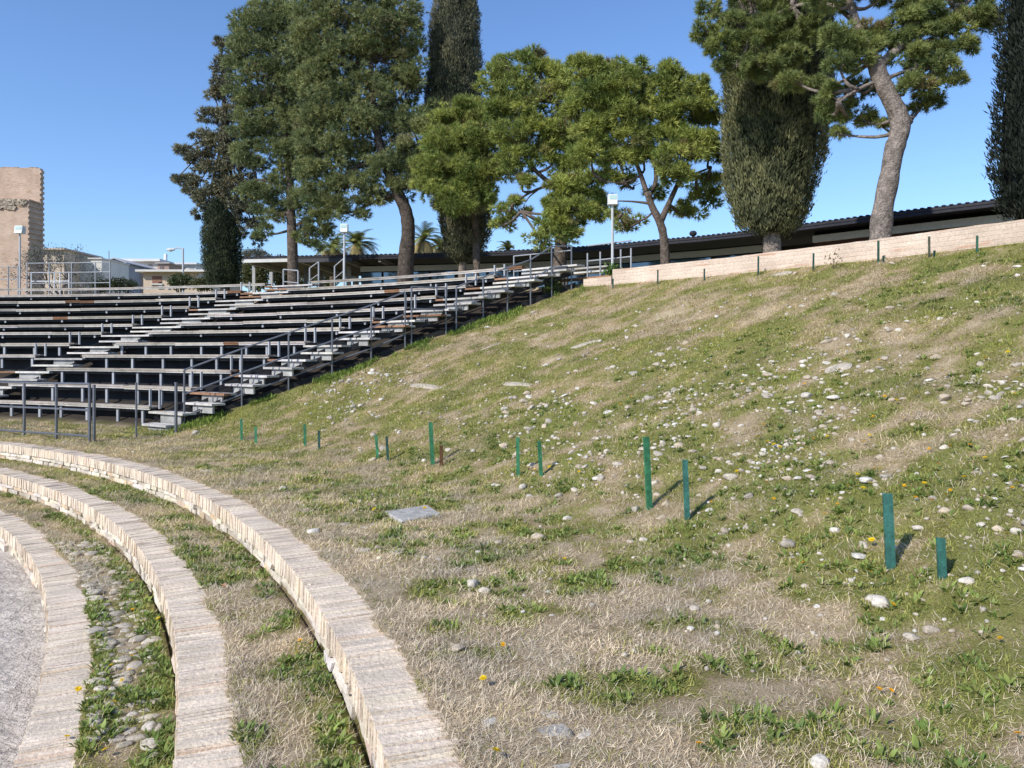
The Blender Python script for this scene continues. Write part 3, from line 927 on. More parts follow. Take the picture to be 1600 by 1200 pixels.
fl = [flower_mesh(1, (.85, .62, .01)), flower_mesh(2, (.80, .55, .01)), flower_mesh(3, (.85, .46, .01))]
stem_me = bpy.data.meshes.new('stem'); _m = MB(); _m.tube([(0, 0, -2.4), (.05, .03, -1.2), (0, 0, .05)], [.07, .06, .08], 5, (.11, .17, .05))
stem_me.from_pydata(_m.v, [], _m.f); stem_me.materials.append(MAT['grass'])
_a = stem_me.color_attributes.new('Col', 'FLOAT_COLOR', 'POINT'); _c = np.ones((len(_m.v), 4), np.float32); _c[:, :3] = (.11, .17, .05); _a.data.foreach_set('color', _c.ravel())
FL = [(105, 1085, 0, 'yellow flower leaning over the innermost brick step, left one of a close pair'), (125, 1087, 0, 'yellow flower at the edge of the innermost brick step, right one of a close pair'),
      (149, 1089, 1, 'small yellow flower among cobbles beside a close pair of blooms'), (181, 1104, 0, 'largest yellow flower, open above bare cobbles'),
      (108, 1159, 0, 'yellow flower beside a white cobble at the lower left'), (167, 1181, 0, 'lowest yellow flower of the cobble strip'),
      (209, 1034, 0, 'bright yellow flower in the middle of the cobble strip'), (176, 1047, 0, 'yellow flower left of the bright one in the cobble strip'),
      (205, 1056, 0, 'yellow flower just below the bright one in the cobble strip'), (193, 1068, 1, 'half open yellow flower in the middle of the cobble strip'),
      (154, 977, 1, 'tiny yellow flower on the upper cobble strip'), (249, 973, 0, 'yellow flower against the riser of the middle step'),
      (227, 975, 1, 'tiny yellow flower left of the one against the middle riser'), (207, 915, 0, 'yellow flower highest up the cobble strip by the middle riser'),
      (209, 957, 2, 'orange bud in grass of the cobble strip'),
      (333, 1079, 0, 'yellow flower on the edge of the middle brick step'), (470, 1007, 2, 'orange flower on the middle terrace by the outer riser, first of three'),
      (488, 1012, 2, 'orange flower on the middle terrace closest to the outer riser'), (466, 1025, 1, 'yellow flower on the middle terrace below two orange ones'),
      (755, 1071, 0, 'yellow flower in green weeds left of the foreground straw'), (775, 1187, 0, 'yellow flower at the bottom of the picture by a weed clump'),
      (1393, 953, 2, 'orange flower in front of the broad half-sunk white stone'), (1390, 1086, 2, 'orange flower in the lower right grass, right one of two'),
      (1371, 1085, 2, 'dull orange flower in the lower right grass, left one of two'), (1586, 1157, 2, 'orange flower in the lower right corner weeds'),
      (1090, 1170, 2, 'orange flower at the bottom middle'), (786, 1014, 2, 'orange flower near a lone cream stone'), (943, 867, 0, 'yellow flower beyond the straw patch, left of the grey stone'),
      (882, 878, 1, 'small yellow flower beyond the straw patch, furthest left'), (1360, 854, 0, 'yellow flower left of the tall blue-green stake'), (1286, 886, 1, 'yellow flower in grass left of the chalky stone'),
      (1253, 885, 2, 'orange flower beside a yellow one left of the chalky stone'), (1358, 900, 2, 'orange flower near the foot of the tall blue-green stake'), (1287, 813, 0, 'yellow flower behind the tilted grey stone'),
      (1570, 841, 2, 'orange flower at the right of the short stake'), (1559, 1005, 2, 'orange flower at the right side of the foreground straw'),
      (1307, 793, 2, 'orange flower on the slope above the tilted grey stone'), (1333, 648, 0, 'bright yellow flower on the right slope'),
      (826, 738, 0, 'yellow flower between the middle pair of stakes, left one'), (836, 739, 0, 'yellow flower between the middle pair of stakes, right one'),
      (858, 736, 0, 'yellow flower right of the middle pair of stakes'), (522, 738, 0, 'yellow flower in front of the stake pairs on the left'),
      (585, 803, 0, 'yellow flower left of the concrete slab, upper one'), (592, 806, 1, 'yellow flower left of the concrete slab, lower one'), (664, 801, 0, 'yellow flower standing over the concrete slab'),
      (1184, 690, 0, 'yellow flower in a loose row of four on the slope, first from the left'), (1198, 698, 0, 'yellow flower in a loose row of four on the slope, second'),
      (1208, 702, 0, 'yellow flower in a loose row of four on the slope, third'), (1217, 706, 0, 'yellow flower in a loose row of four on the slope, last')]
_n = 0
while _n < 80:
    x, y = random.uniform(850, 1600), random.uniform(540, 790)
    if random.random() > .3 + .7 * (x > 1150): continue
    FL.append((x, y, random.choice((0, 0, 1, 2, 2)), 'small yellow or orange flower, one of many dotted over the green part of the slope')); _n += 1
for x, y, k, lab in FL:
    p = hit(x, y)
    if p is None or math.hypot(p[0] - OC[0], p[1] - OC[1]) > 31: continue
    near = 'one of many' not in lab
    s = (.0225 if k == 0 else .016 if k == 1 else .0175) * random.uniform(.85, 1.1) * (1 if p[1] < 7 else 1.15)
    d = p / 1.0
    h = s * 2.2
    o = bpy.data.objects.new('flower', fl[k]); C.objects.link(o)
    o.location = (p[0], p[1] - .02, p[2] + h); o.scale = (s, s, s)
    o.rotation_euler = (random.uniform(.15, .6), random.uniform(-.4, .2), random.uniform(0, 6.28))
    tag(o, lab, 'flower', None if near else 'small flowers over the slope')
    if near and p[1] < 9:
        st = bpy.data.objects.new('stem', stem_me); C.objects.link(st); st.parent = o
    o['_b'] = list(o.location)

# ------------------------------------------------------------------ green stakes
def stake(x, ytop, ybot, wpx, lean, col, label, lat=None, group='green metal stakes along the foot of the slope'):
    if lat is None: p = hit(x + lean, ybot)
    else: p = at_r(x, ybot, lat); p[2] = max(p[2], float(terr(p[0], p[1]))) - .02
    H = (ybot - ytop) / F * p[1]; wd = wpx / F * p[1]
    lx = -lean / F * p[1]
    mb = MB(); t = .004; d = wd * .75
    # angle profile: two thin flanges
    rot = random.uniform(-.35, .25)
    u = np.array((math.cos(rot), math.sin(rot), 0)); v = np.array((-math.sin(rot), math.cos(rot), 0)); top = np.array((lx, random.uniform(-.02, .02), H))
    def flange(a, b, n):
        q = [a, b, b + n * t, a + n * t]
        lo = [k + np.array((0, 0, -.12)) - top * .12 for k in q]; hi = [k + top for k in q]
        segs = 5
        for i in range(segs):
            f0, f1 = i / segs, (i + 1) / segs
            kk = np.array(col) * random.uniform(.85, 1.15)
            mb.hexa([l + (h - l) * f0 for l, h in zip(lo, hi)] + [l + (h - l) * f1 for l, h in zip(lo, hi)], tuple(kk))
    flange(-u * wd / 2, u * wd / 2, v)
    flange(-u * wd / 2 + v * t, -u * wd / 2 + v * d, u * -1)
    mb.v = [tuple(np.array(q) + p) for q in mb.v]
    o = mb.build('metal_stake', MAT['stake'], None, p)
    tag(o, label, 'stake', group)


GRN = (.045, .20, .095); TEA = (.035, .135, .110); DRK = (.02, .07, .055)
for s in [(1390, 772, 890, 13, 4, TEA, 'tall blue-green stake with flaking paint, nearest on the right beside a short one'),
          (1470, 840, 904, 11, 5, TEA, 'short blue-green stake, rightmost of the lower row'),
          (1011, 683, 796, 8, 6, GRN, 'tall bright green stake with round stones at its foot, left of a bluish one'),
          (1070, 718, 812, 8, 5, TEA, 'bluish leaning stake just right of the tall bright green one'),
          (809, 683, 745, 5, 1, GRN, 'green upright stake of the middle pair, left one'),
          (843, 689, 744, 5, 4, GRN, 'leaning green stake of the middle pair, right one'),
          (673, 660, 727, 6, 4, GRN, 'tall green stake beside the thin rusty brown one'),
          (588, 680, 717, 4, 3, GRN, 'pale green stake in front of a white stone'),
          (604, 682, 720, 4, 3, DRK, 'dark stake right of the pale green one by the white stone'),
          (476, 663, 698, 4, 1, GRN, 'green stake, second pair from the stair, left one'),
          (498, 673, 702, 4, 1, DRK, 'dark stake, second pair from the stair, right one'),
          (399, 667, 694, 4, 1, GRN, 'short green stake next to the one at the stair corner'),
          (377, 655, 688, 4, 1, GRN, 'leftmost green stake at the corner of the stair railing'),
          (690, 696, 729, 5, 0, (.14, .07, .03), 'thin rusty brown stake beside a tall green one')]:
    stake(*s)
for s in [(958, 434, 449, 2.0, 0, DRK, 'thin dark stake at the left end of the top wall'),
          (1028, 420, 437, 2.0, 0, DRK, 'short dark stake against the wall below the slender pine trunk'),
          (1101, 418, 435, 2.0, 0, DRK, 'short dark stake against the wall left of the big cypress'),
          (1185, 399, 427, 2.2, 0, DRK, 'dark green stake reaching the wall top just left of the cypress trunk'),
          (1271, 394, 418, 2.2, 0, DRK, 'dark green stake against the wall between cypress and big pine'),
          (1373, 376, 412, 2.6, 0, (.03, .10, .07), 'green stake against the wall right below the big pine trunk'),
          (1381, 399, 411, 2.2, 0, DRK, 'stub of a stake just right of the one below the big pine trunk'),
          (1453, 371, 406, 2.6, 0, (.10, .11, .07), 'olive brown stake against the wall right of the big pine'),
          (1460, 393, 405, 2.2, 0, DRK, 'stub of a stake beside the olive brown one'),
          (1527, 372, 400, 2.6, 0, (.03, .12, .08), 'green stake against the wall furthest to the right')]:
    stake(*s, lat=RW - .28, group='stakes along the top wall')

# ------------------------------------------------------------------ retaining wall
def arc_wall(name, r, th0, th1, zb, zt, thick, n, mat, label, cat):
    mb = MB()
    ts = np.linspace(th0, th1, n + 1)
    rg = np.random.default_rng(5); zt_ = zt + (vn(ts * 40, ts * 0, 3) - .5) * .022 + rg.normal(0, .002, n + 1)
    vs = []; fs = []
    for i, t in enumerate(ts):
        vs += [pol(r, t, zb), pol(r, t, zt_[i]), pol(r + thick, t, zt_[i]), pol(r + thick, t, zb)]
    for i in range(n):
        a = i * 4; b = a + 4
        for k in range(3): fs.append((a + k, a + k + 1, b + k + 1, b + k))
    fs += [(3, 2, 1, 0), (n * 4, n * 4 + 1, n * 4 + 2, n * 4 + 3)]
    mb.add(vs, fs)
    o = mb.build(name, mat, None, pol(r, (th0 + th1) / 2, zb))
    import bmesh
    bm = bmesh.new(); bm.from_mesh(o.data); bmesh.ops.recalc_face_normals(bm, faces=bm.faces); bm.to_mesh(o.data); bm.free()
    def f(v, nrm):
        rr, t = rth(v[0], v[1])
        return (t * r, v[2] + (rr - r)) 
    set_uv(o, f)
    return tag(o, label, cat)


t_lamp = rth(*at_r(957, 430, RW)[:2])[1]; t_stair = rth(*SB(11.15))[1]
arc_wall('retaining_wall', RW, math.radians(-25), t_lamp, 2.4, ZW, .42, 220, MAT['wall'], 'long low pale brick wall curving along the top of the grass slope', 'wall')
arc_wall('low_wall', RW - .02, t_lamp + .0008, t_stair - .004, 2.4, 3.56, .40, 12, MAT['wall'], 'short lower piece of brick wall between the stair top and the floodlight', 'wall')
arc_wall('backing_wall', RW - .06, rth(*SA(11.2)[:2])[1] + .02, math.radians(100), 2.4, 3.74, .4, 60, MAT['wall'], 'pale brick wall showing under the topmost bench row of the grandstand', 'wall')

# ------------------------------------------------------------------ grandstand
RK = [23.6 + .7 * k for k in range(12)]
YK = [629, 600, 575, 554, 536, 519, 507, 495, 482, 470, 460, 450.5]
ZK = [EYE + (CY - y) / F * depth_r(100, r) for y, r in zip(YK, RK)]
GREY = np.array((.56, .54, .51)); BRN = np.array((.26, .145, .085))


def plank_col(pb=.07):
    if random.random() < pb: return tuple(BRN * random.uniform(.8, 1.4))
    return tuple(GREY * random.uniform(.75, 1.22) * np.array((1, random.uniform(.97, 1.0), random.uniform(.92, 1.0))))


def ang(p): return math.atan2(p[1] - OC[1], p[0] - OC[0])


def grandstand(label, k0, start, end, base):
    t = thing('grandstand', label, 'grandstand', base, 'tiered grandstand blocks')
    nleg = 0
    for k in range(k0, 12):
        ta, tb = start(k), end(k)      # ta < tb, angles
        r, z = RK[k], ZK[k]
        mb = MB()
        for (r0, r1) in ((r, r + .15), (r + .165, r + .315)):
            a = ta
            while a < tb - 1e-4:
                L = random.choice((2.4, 2.4, 1.8, 3.0, .55)) / r
                b = min(tb, a + L)
                n = max(1, int((b - a) * r / 1.2))
                c = plank_col(.0 if L > .6 / r else .45); dz = random.gauss(0, .006)
                for q in range(n):
                    a0 = a + (b - a) * q / n + (.004 / r if q == 0 else 0); a1 = a + (b - a) * (q + 1) / n - (.004 / r if q == n - 1 else 0)
                    mb.pbox(r0, r1, a0, a1, z - .042 + dz, z + dz, tuple(np.array(c) * (.74, .68, .62)))
                    if r0 == r: mb.pbox(r + .012, r + .035, a0, a1, z - .078 + dz, z - .044 + dz, tuple(np.array(c) * .92))
                a = b
        mb.build('bench', MAT['plank'], t)
        if k < 11:
            pr = MB(); n = max(2, int((tb - ta) * r / 1.2))
            zb = (ZK[k - 1] - .12) if k else .0
            for q in range(n):
                a0 = ta + (tb - ta) * q / n; a1 = ta + (tb - ta) * (q + 1) / n
                c = random.uniform(.8, 1.2)
                pr.pbox(r + .36, r + .385, a0, a1, zb, z - .05, (.018 * c, .017 * c, .019 * c))  # near-black sheet added to paint the shade in the gap between rows
            # dark beam that carries the planks
            for q in range(n):
                a0 = ta + (tb - ta) * q / n; a1 = ta + (tb - ta) * (q + 1) / n
                pr.pbox(r + .10, r + .16, a0, a1, z - .15, z - .046, (.05, .048, .05))
            pr.build('gap_shade_and_beam', MAT['dark'], t)
        sp = (.95 if k < 5 else 1.9) / r
        a = ta + random.uniform(.15, .5) / r
        while a < tb - .1 / r and nleg < 98:
            lg = MB(); zb = (ZK[k - 1] - .03) if k else -.02
            if k >= 5: zb = z - .17
            if k == 11: zb = z - .12
            w_ = .035 / r if k < 5 else .03 / r
            c = random.uniform(.8, 1.1)
            lg.pbox(r + .05, r + .095, a - w_, a + w_, zb, z - .046, (.36 * c, .37 * c, .39 * c))
            lg.build('leg', MAT['paint'], t); nleg += 1
            a += sp * random.uniform(.75, 1.2)
    # upright brackets closing the row ends
    return t


def end_brackets(t, k0, at_end, sgn):
    for k in range(k0, 11):
        a = at_end(k); r = RK[k]; z = ZK[k]
        for j, off in enumerate((0, .34)):
            mb = MB(); a0 = a + sgn * off / r
            h = (ZK[k + 1] - z) * .95
            mb.pbox(r + .005, r + .05, a0 - .018 / r, a0 + .018 / r, z - .0 + (.002 if j == 0 else -.04), z + h, (.40, .41, .42))
            mb.build('end_bracket', MAT['paint'], t)


def tl(k): return ang(LA(k))
def tlb(k): return ang(LB(k))
def tsa(k): return ang(SA(k))


gl = grandstand('weathered plank grandstand block at the left edge, beyond the inner stair', 3, tl, lambda k: math.radians((86, 87, 88, 88, 89, 90, 91, 91, 92, 92, 93, 94)[k] + 3), at_r(20, 560, 26))
end_brackets(gl, 3, tl, -1)
gr = grandstand('weathered plank grandstand block between the two stairs', 0, tsa, tlb, at_r(250, 640, 23.5))
end_brackets(gr, 0, tsa, -1)


# stairs: treads between two lines
def stairs(label, inner, outer, k0, base, skirt):
    t = thing('stair', label, 'stair', base, 'plank stairs of the grandstand')
    for k in range(k0, 12):
        ti, to_ = ang(inner(k)), ang(outer(k))     # inner has the larger angle
        z, r = ZK[k] - .10, RK[k]
        zp = (ZK[k - 1] - .10) if k else -.05
        for half in (0, 1):
            zz = z if half == 0 else (z + zp) / 2
            rr = r - .04 if half == 0 else r - .37
            mb = MB(); sh = random.gauss(0, .05)
            th1 = ti - (.02 if half == 0 else .30) / r + sh / r * .3; th0 = to_ - .10 / r + sh / r
            for (r0, r1) in ((rr, rr + .16), (rr + .175, rr + .33)):
                c = plank_col(.05); c = tuple(np.array(c) * 1.0)
                cut = th1 - (th1 - th0) * random.uniform(.15, .4)
                bc = tuple(BRN * random.uniform(.9, 1.6)) if random.random() < .4 and half == 0 else c
                mb.pbox(r0, r1, cut, th1, zz - .045, zz, bc); mb.pbox(r0, r1, th0, cut - .003 / r, zz - .045, zz, c)
            mb.build('tread', MAT['plank'], t)
            bx = MB(); m_ = th0 + (th1 - th0) * .42; hw = .36 / r
            c = random.uniform(.85, 1.1)
            bx.pbox(rr + .06, rr + .10, m_ - hw, m_ + hw, zz - .045 - (z - zp) * .42, zz - .047, (.40 * c, .39 * c, .37 * c))
            bx.build('riser_board', MAT['plank'], t)
    # carrying beams
    for frac in ((.12, .5, .9) if skirt else (.2, .85)):
        mb = MB()
        for k in range(k0, 11):
            pts = []
            for q in (k, k + 1):
                a, b = np.array(inner(q)), np.array(outer(q)); p = a + (b - a) * frac
                pts.append((p[0], p[1], ZK[q] - .34))
            (x0, y0, z0), (x1, y1, z1) = pts
            d = np.array((x1 - x0, y1 - y0)); d /= np.linalg.norm(d); nn = np.array((-d[1], d[0])) * .03
            mb.hexa([(x0 - nn[0], y0 - nn[1], z0), (x1 - nn[0], y1 - nn[1], z1), (x1 + nn[0], y1 + nn[1], z1), (x0 + nn[0], y0 + nn[1], z0),
                     (x0 - nn[0], y0 - nn[1], z0 + .14), (x1 - nn[0], y1 - nn[1], z1 + .14), (x1 + nn[0], y1 + nn[1], z1 + .14), (x0 + nn[0], y0 + nn[1], z0 + .14)], (.03, .03, .032))
        mb.build('beam', MAT['dark'], t)
    if skirt:
        mb = MB()
        for k in np.arange(0, 11, .5):
            pts = []
            for q in (k, k + .5):
                p = np.array(outer(q)); a = np.array(inner(q)); p = p + (a - p) * .06
                zt = np.interp(q, range(12), ZK) - .62
                pts.append((p[0], p[1], float(terr(p[0], p[1])) - .1, max(zt, float(terr(p[0], p[1])) + .12)))
            (x0, y0, z0, h0), (x1, y1, z1, h1) = pts
            d = np.array((x1 - x0, y1 - y0)); d /= np.linalg.norm(d); n0 = np.array((-d[1], d[0])) * .02
            mb.hexa([(x0 - n0[0], y0 - n0[1], z0), (x1 - n0[0], y1 - n0[1], z1), (x1 + n0[0], y1 + n0[1], z1), (x0 + n0[0], y0 + n0[1], z0),
                     (x0 - n0[0], y0 - n0[1], h0), (x1 - n0[0], y1 - n0[1], h1), (x1 + n0[0], y1 + n0[1], h1), (x0 + n0[0], y0 + n0[1], h0)], (.028, .026, .025))  # low skirt coloured near-black for the deep shade under the open stair
        mb.build('shade_skirt', MAT['dark'], t)
    return t


stairs('plank stair with railing rising along the grass slope', SA, SB, 0, (*SB(0), 0), True)
stairs('plank stair between the two grandstand blocks', LA, LB, 0, (*LB(0), 0), False)

# short benches beyond the stair top
t = thing('bench', 'short stub of bench rows at the stair top beside the floodlight', 'bench', at_r(915, 440, RW + .15))
for i, (z_, r_b) in enumerate(((3.62, RW - .25 + .42), (3.86, RW + .85), (4.06, RW + 1.5))):
    a0 = ang(at_r(955 - i * 3, 430, r_b)); a1 = ang(at_r(866 + i * 6, 430, r_b))
    mb = MB()
    mb.pbox(r_b, r_b + .16, a0, a1, z_ - .045, z_, plank_col(.3)); mb.pbox(r_b + .17, r_b + .33, a0, a1, z_ - .045, z_, plank_col(.3))
    for f_ in (.05, .5, .95):
        aa = a0 + (a1 - a0) * f_
        mb.pbox(r_b + .1, r_b + .16, aa - .001, aa + .001, 3.45, z_ - .046, (.1, .1, .1))
    mb.build('seat', MAT['plank'], t)

# ------------------------------------------------------------------ railings
STEEL = (.20, .21, .235)


def post(t, p, h, r=.021, col=STEEL, mat='galv'):
    mb = MB(); mb.tube([(p[0], p[1], p[2]), (p[0], p[1], p[2] + h)], r, 8, col); mb.build('post', MAT[mat], t)


def rail(t, pts, r=.019, col=STEEL, mat='galv'):
    mb = MB(); mb.tube(pts, r, 6, col); mb.build('rail', MAT[mat], t)


def on_line(x):
    """point of the stair edge line seen in column x"""
    a, b = np.array(SB(0)), np.array(SB(11)); m = (x - CX) / F
    s = (m * a[1] - a[0]) / ((b[0] - a[0]) - m * (b[1] - a[1]))
    return a + (b - a) * s


def stair_rail(label, posts, base_x, nrail=3, offs=(0, .52, 1.0)):
    p0 = on_line(base_x); t = thing('handrail', label, 'railing', (p0[0], p0[1], float(terr(*p0))))
    tops = []
    for x, yt, yb in posts:
        p = on_line(x); zt = EYE + (CY - yt) / F * p[1]; zb = EYE + (CY - yb) / F * p[1]
        zb = min(zb, float(terr(*p))) - .02
        post(t, (p[0], p[1], zb), zt - zb)
        tops.append((p[0], p[1], zt))
    for of in offs[:nrail]:
        rail(t, [(x, y, z - of) for x, y, z in tops])
    return t


stair_rail('grey tubular handrail along the lower flight of the slope-side stair', [(288, 578, 676), (378, 545, 657), (451, 520, 628), (519, 497, 596), (580, 477, 564), (633, 456, 543)], 378)
stair_rail('grey tubular handrail along the upper flight of the slope-side stair', [(713, 448, 525), (755, 433, 510), (793, 418, 493), (829, 406, 477), (862, 385, 457), (893, 384, 451)], 755, 2)
tl_ = stair_rail('pair of grey posts with cross rails closing the stair landing', [(643, 448, 538), (697, 450, 531)], 643, 2)

# front fence with gate at the lower left
f0 = hit(147, 690)
t = thing('metal_fence', 'grey metal railing on the stone edge in front of the grandstand', 'railing', f0)
fp = []
for x, yb, yt in [(-70, 672, 597), (-18, 677, 597), (38, 682, 598), (88, 686, 599), (140, 690, 600)]:
    p = hit(x, yb); p[2] = 0; h = EYE - (yt - CY) / F * p[1]
    post(t, p, h, .026); fp.append((p[0], p[1], h))
for z_ in (0, .50, 1.0): rail(t, [(x, y, h - z_ + (.0 if z_ < 1 else .0)) for x, y, h in fp], .021)
p = hit(147, 690); post(t, (p[0], p[1], 0), 1.09, .03)
t2 = thing('metal_post', 'thin grey post standing alone between fence end and stair foot', 'post', hit(213, 683))
p = hit(213, 683); mb = MB(); mb.tube([(p[0], p[1], 0), (p[0], p[1], 1.08)], .02, 8, STEEL); mb.build('shaft', MAT['galv'], t2); mb = MB(); mb.tube([(p[0], p[1], 1.081), (p[0], p[1], 1.1)], .024, 8, STEEL); mb.build('cap', MAT['galv'], t2)
t3 = thing('metal_post', 'thick grey post next to the foot of the stair handrail', 'post', hit(275, 676))
p = hit(275, 676); mb = MB(); mb.tube([(p[0], p[1], 0), (p[0], p[1], 1.06)], .03, 8, STEEL); mb.build('shaft', MAT['galv'], t3); mb = MB(); mb.tube([(p[0], p[1], 1.061), (p[0], p[1], 1.09)], .034, 8, STEEL); mb.build('cap', MAT['galv'], t3)

# platform railings behind the top rows
PALE = (.36, .37, .39)


def fence_px(name, label, pts, tops, rails, r, depth_off, col, rr=.018):
    """posts in columns pts at radius r, z of top and of rails given"""
    b = at_r(pts[0], 445, r); t = thing(name, label, 'railing', (b[0], b[1], 3.45))
    L = []
    for x in pts:
        p = at_r(x, 445, r); post(t, (p[0], p[1], 3.44), tops - 3.44, .022, col, 'paint'); L.append(p)
    for z_ in rails: rail(t, [(p[0], p[1], z_) for p in L], rr, col, 'paint')
    return t


zt_ = EYE + (CY - 410) / F * depth_r(100, 32.4)
fence_px('platform_railing', 'pale metal railing on the platform behind the top bench row at the left', [42, 77, 112, 149, 172], zt_, (zt_ - .02, zt_ - .38, zt_ - .78), 32.4, 0, PALE)
zt2 = EYE + (CY - 425) / F * depth_r(80, 33.4)
fence_px('platform_railing', 'low white gate-like railing in front of the ruin tower', [49, 85, 94, 108], zt2, (zt2 - .02, zt2 - .36, zt2 - .45), 33.4, 0, (.75, .75, .75))
zt3 = EYE + (CY - 416) / F * depth_r(0, 32.2)
fence_px('platform_railing', 'thin metal railing in front of the floodlight by the ruin tower', [-60, -20, 13, 28], zt3, (zt3 - .02, zt3 - .5), 32.2, 0, PALE, .014)
def landing_rail(label, cols, r):
    q = at_r(cols[0][0], 445, r); t = thing('platform_railing', label, 'railing', (q[0], q[1], 3.45))
    L = []
    for x, yt in cols:
        p = at_r(x, yt, r); post(t, (p[0], p[1], 3.44), p[2] - 3.44, .03, (.33, .34, .35), 'paint'); L.append(p)
    rail(t, L, .024, (.33, .34, .35), 'paint'); rail(t, [p - np.array((0, 0, .42)) for p in L], .02, (.33, .34, .35), 'paint')


landing_rail('grey sloping handrail in front of the canopy, left one of two', [(484, 419), (498, 409)], 32.5)
landing_rail('grey sloping handrail in front of the canopy, right one next to the floodlight', [(523, 416), (537, 404)], 32.8)
landing_rail('thin low railing on the platform at the foot of the left big pine', [(443, 421), (466, 423)], 32.3)
zt5 = EYE + (CY - 386) / F * depth_r(940, 32.9)
fence_px('platform_railing', 'grey metal railing on the platform behind the stair top', [803, 829, 862, 893], EYE + (CY - 397) / F * depth_r(829, 32.9), (4.55, 4.1), 32.9, 0, (.34, .35, .37))
fence_px('platform_railing', 'grey metal railing right behind the floodlight at the wall end', [918, 938, 970, 986], EYE + (CY - 392) / F * depth_r(950, 32.2), (4.5, 4.1), 32.2, 0, (.34, .35, .37))

# ------------------------------------------------------------------ lamps
def floodlight(x, ytop, yhead, r, wpx, label):
    Y = depth_r(x, r); p = at(x, 445, Y); zt = EYE + (CY - ytop) / F * Y; zh = EYE + (CY - yhead) / F * Y
    t = thing('floodlight', label, 'lamp', (p[0], p[1], 3.45), 'white floodlights on posts')
    w_ = wpx / F * Y
    mb = MB(); mb.tube([(p[0], p[1], 3.44), (p[0], p[1], zh)], .034, 10, (.50, .51, .51)); mb.tube([(p[0], p[1], 3.44), (p[0], p[1], 3.47)], .09, 10, (.4, .4, .4)); mb.build('pole', MAT['paint'], t)
    mb = MB(); h = zt - zh
    d = w_ * .45
    v = [(-w_ / 2, -d, 0), (w_ / 2, -d, 0), (w_ / 2, d, 0), (-w_ / 2, d, 0), (-w_ / 2, -d * .6, h), (w_ / 2, -d * .6, h), (w_ / 2, d, h * .95), (-w_ / 2, d, h * .95)]
    mb.hexa([(p[0] + a, p[1] + b, zh + c) for a, b, c in v], (.72, .72, .70)); mb.build('lamp_head', MAT['paint'], t)
    mb = MB(); e = .008; v = []
    for fz in (.5, .9):
        yy = -d + d * .4 * fz
        v.append([(-w_ * .38, yy - e, h * fz), (w_ * .38, yy - e, h * fz), (w_ * .38, yy + .004, h * fz), (-w_ * .38, yy + .004, h * fz)])
    mb.hexa([(p[0] + a, p[1] + b, zh + c) for a, b, c in v[0] + v[1]], (.42, .60, .56)); mb.build('lens', MAT['paint'], t)
    return t


floodlight(957, 304, 320, RW + .55, 14, 'white floodlight on a post at the left end of the top wall')
floodlight(538, 350, 363, 32.6, 11, 'white floodlight on a post in front of the canopy')
floodlight(31, 353, 365, 33.0, 12, 'white floodlight on a post in front of the ruin tower')

Y = 62; p = at(286, 470, Y); t = thing('street_lamp', 'grey street lamp with a horizontal arm among the far houses', 'lamp', (p[0], p[1], 3.45))
zt = EYE + (CY - 388) / F * Y
mb = MB(); mb.tube([(p[0], p[1], 3.4), (p[0], p[1], zt)], [.11, .07], 8, (.5, .5, .5)); mb.build('pole', MAT['paint'], t)
q = at(270, 388, Y); mb = MB(); mb.tube([(p[0], p[1], zt - .05), ((p[0] + q[0]) / 2, p[1], zt + .05), (q[0], p[1], zt - .05)], .05, 6, (.5, .5, .5)); mb.build('arm', MAT['paint'], t)
mb = MB(); mb.tube([(q[0] + .15, p[1], zt - .08), (q[0] - .2, p[1], zt - .12), (q[0] - .5, p[1], zt - .10)], [.08, .17, .06], 8, (.6, .6, .6)); mb.build('lamp_head', MAT['paint'], t)

# ------------------------------------------------------------------ museum building behind the wall
EV = [(376, 402), (462, 400), (550, 398.5), (620, 397), (700, 395), (800, 391.5), (900, 386), (965, 381), (1025, 375), (1095, 369), (1167, 361), (1247, 351), (1320, 341.5), (1392, 332), (1480, 321), (1570, 310), (1700, 293)]
ZE = 6.2
EP = [at(x, y, F * (ZE - EYE) / (CY - y)) for x, y in EV]


def offset_line(P, d):
    out = []
    for i, p in enumerate(P):
        t = P[min(i + 1, len(P) - 1)] - P[max(i - 1, 0)]
        n = np.array((-t[1], t[0], 0)); n /= np.linalg.norm(n)
        if n[1] < 0: n = -n
        out.append(p + n * d)
    return out


def strip(mb, P, d0, d1, z0, z1, i0, i1, col):
    A = offset_line(P, d0); B = offset_line(P, d1)
    for i in range(i0, i1):
        z0a, z0b = (z0 if np.isscalar(z0) else z0[0]), (z0 if np.isscalar(z0) else z0[1])
        dz = 0 if np.isscalar(z0) else z0[1] - z0[0]
        q = [A[i], A[i + 1], B[i + 1], B[i]]
        lo = [(q[0][0], q[0][1], z0a), (q[1][0], q[1][1], z0a), (q[2][0], q[2][1], z0b), (q[3][0], q[3][1], z0b)]
        h = z1
        mb.hexa(lo + [(a, b, c + h) for a, b, c in lo], col)


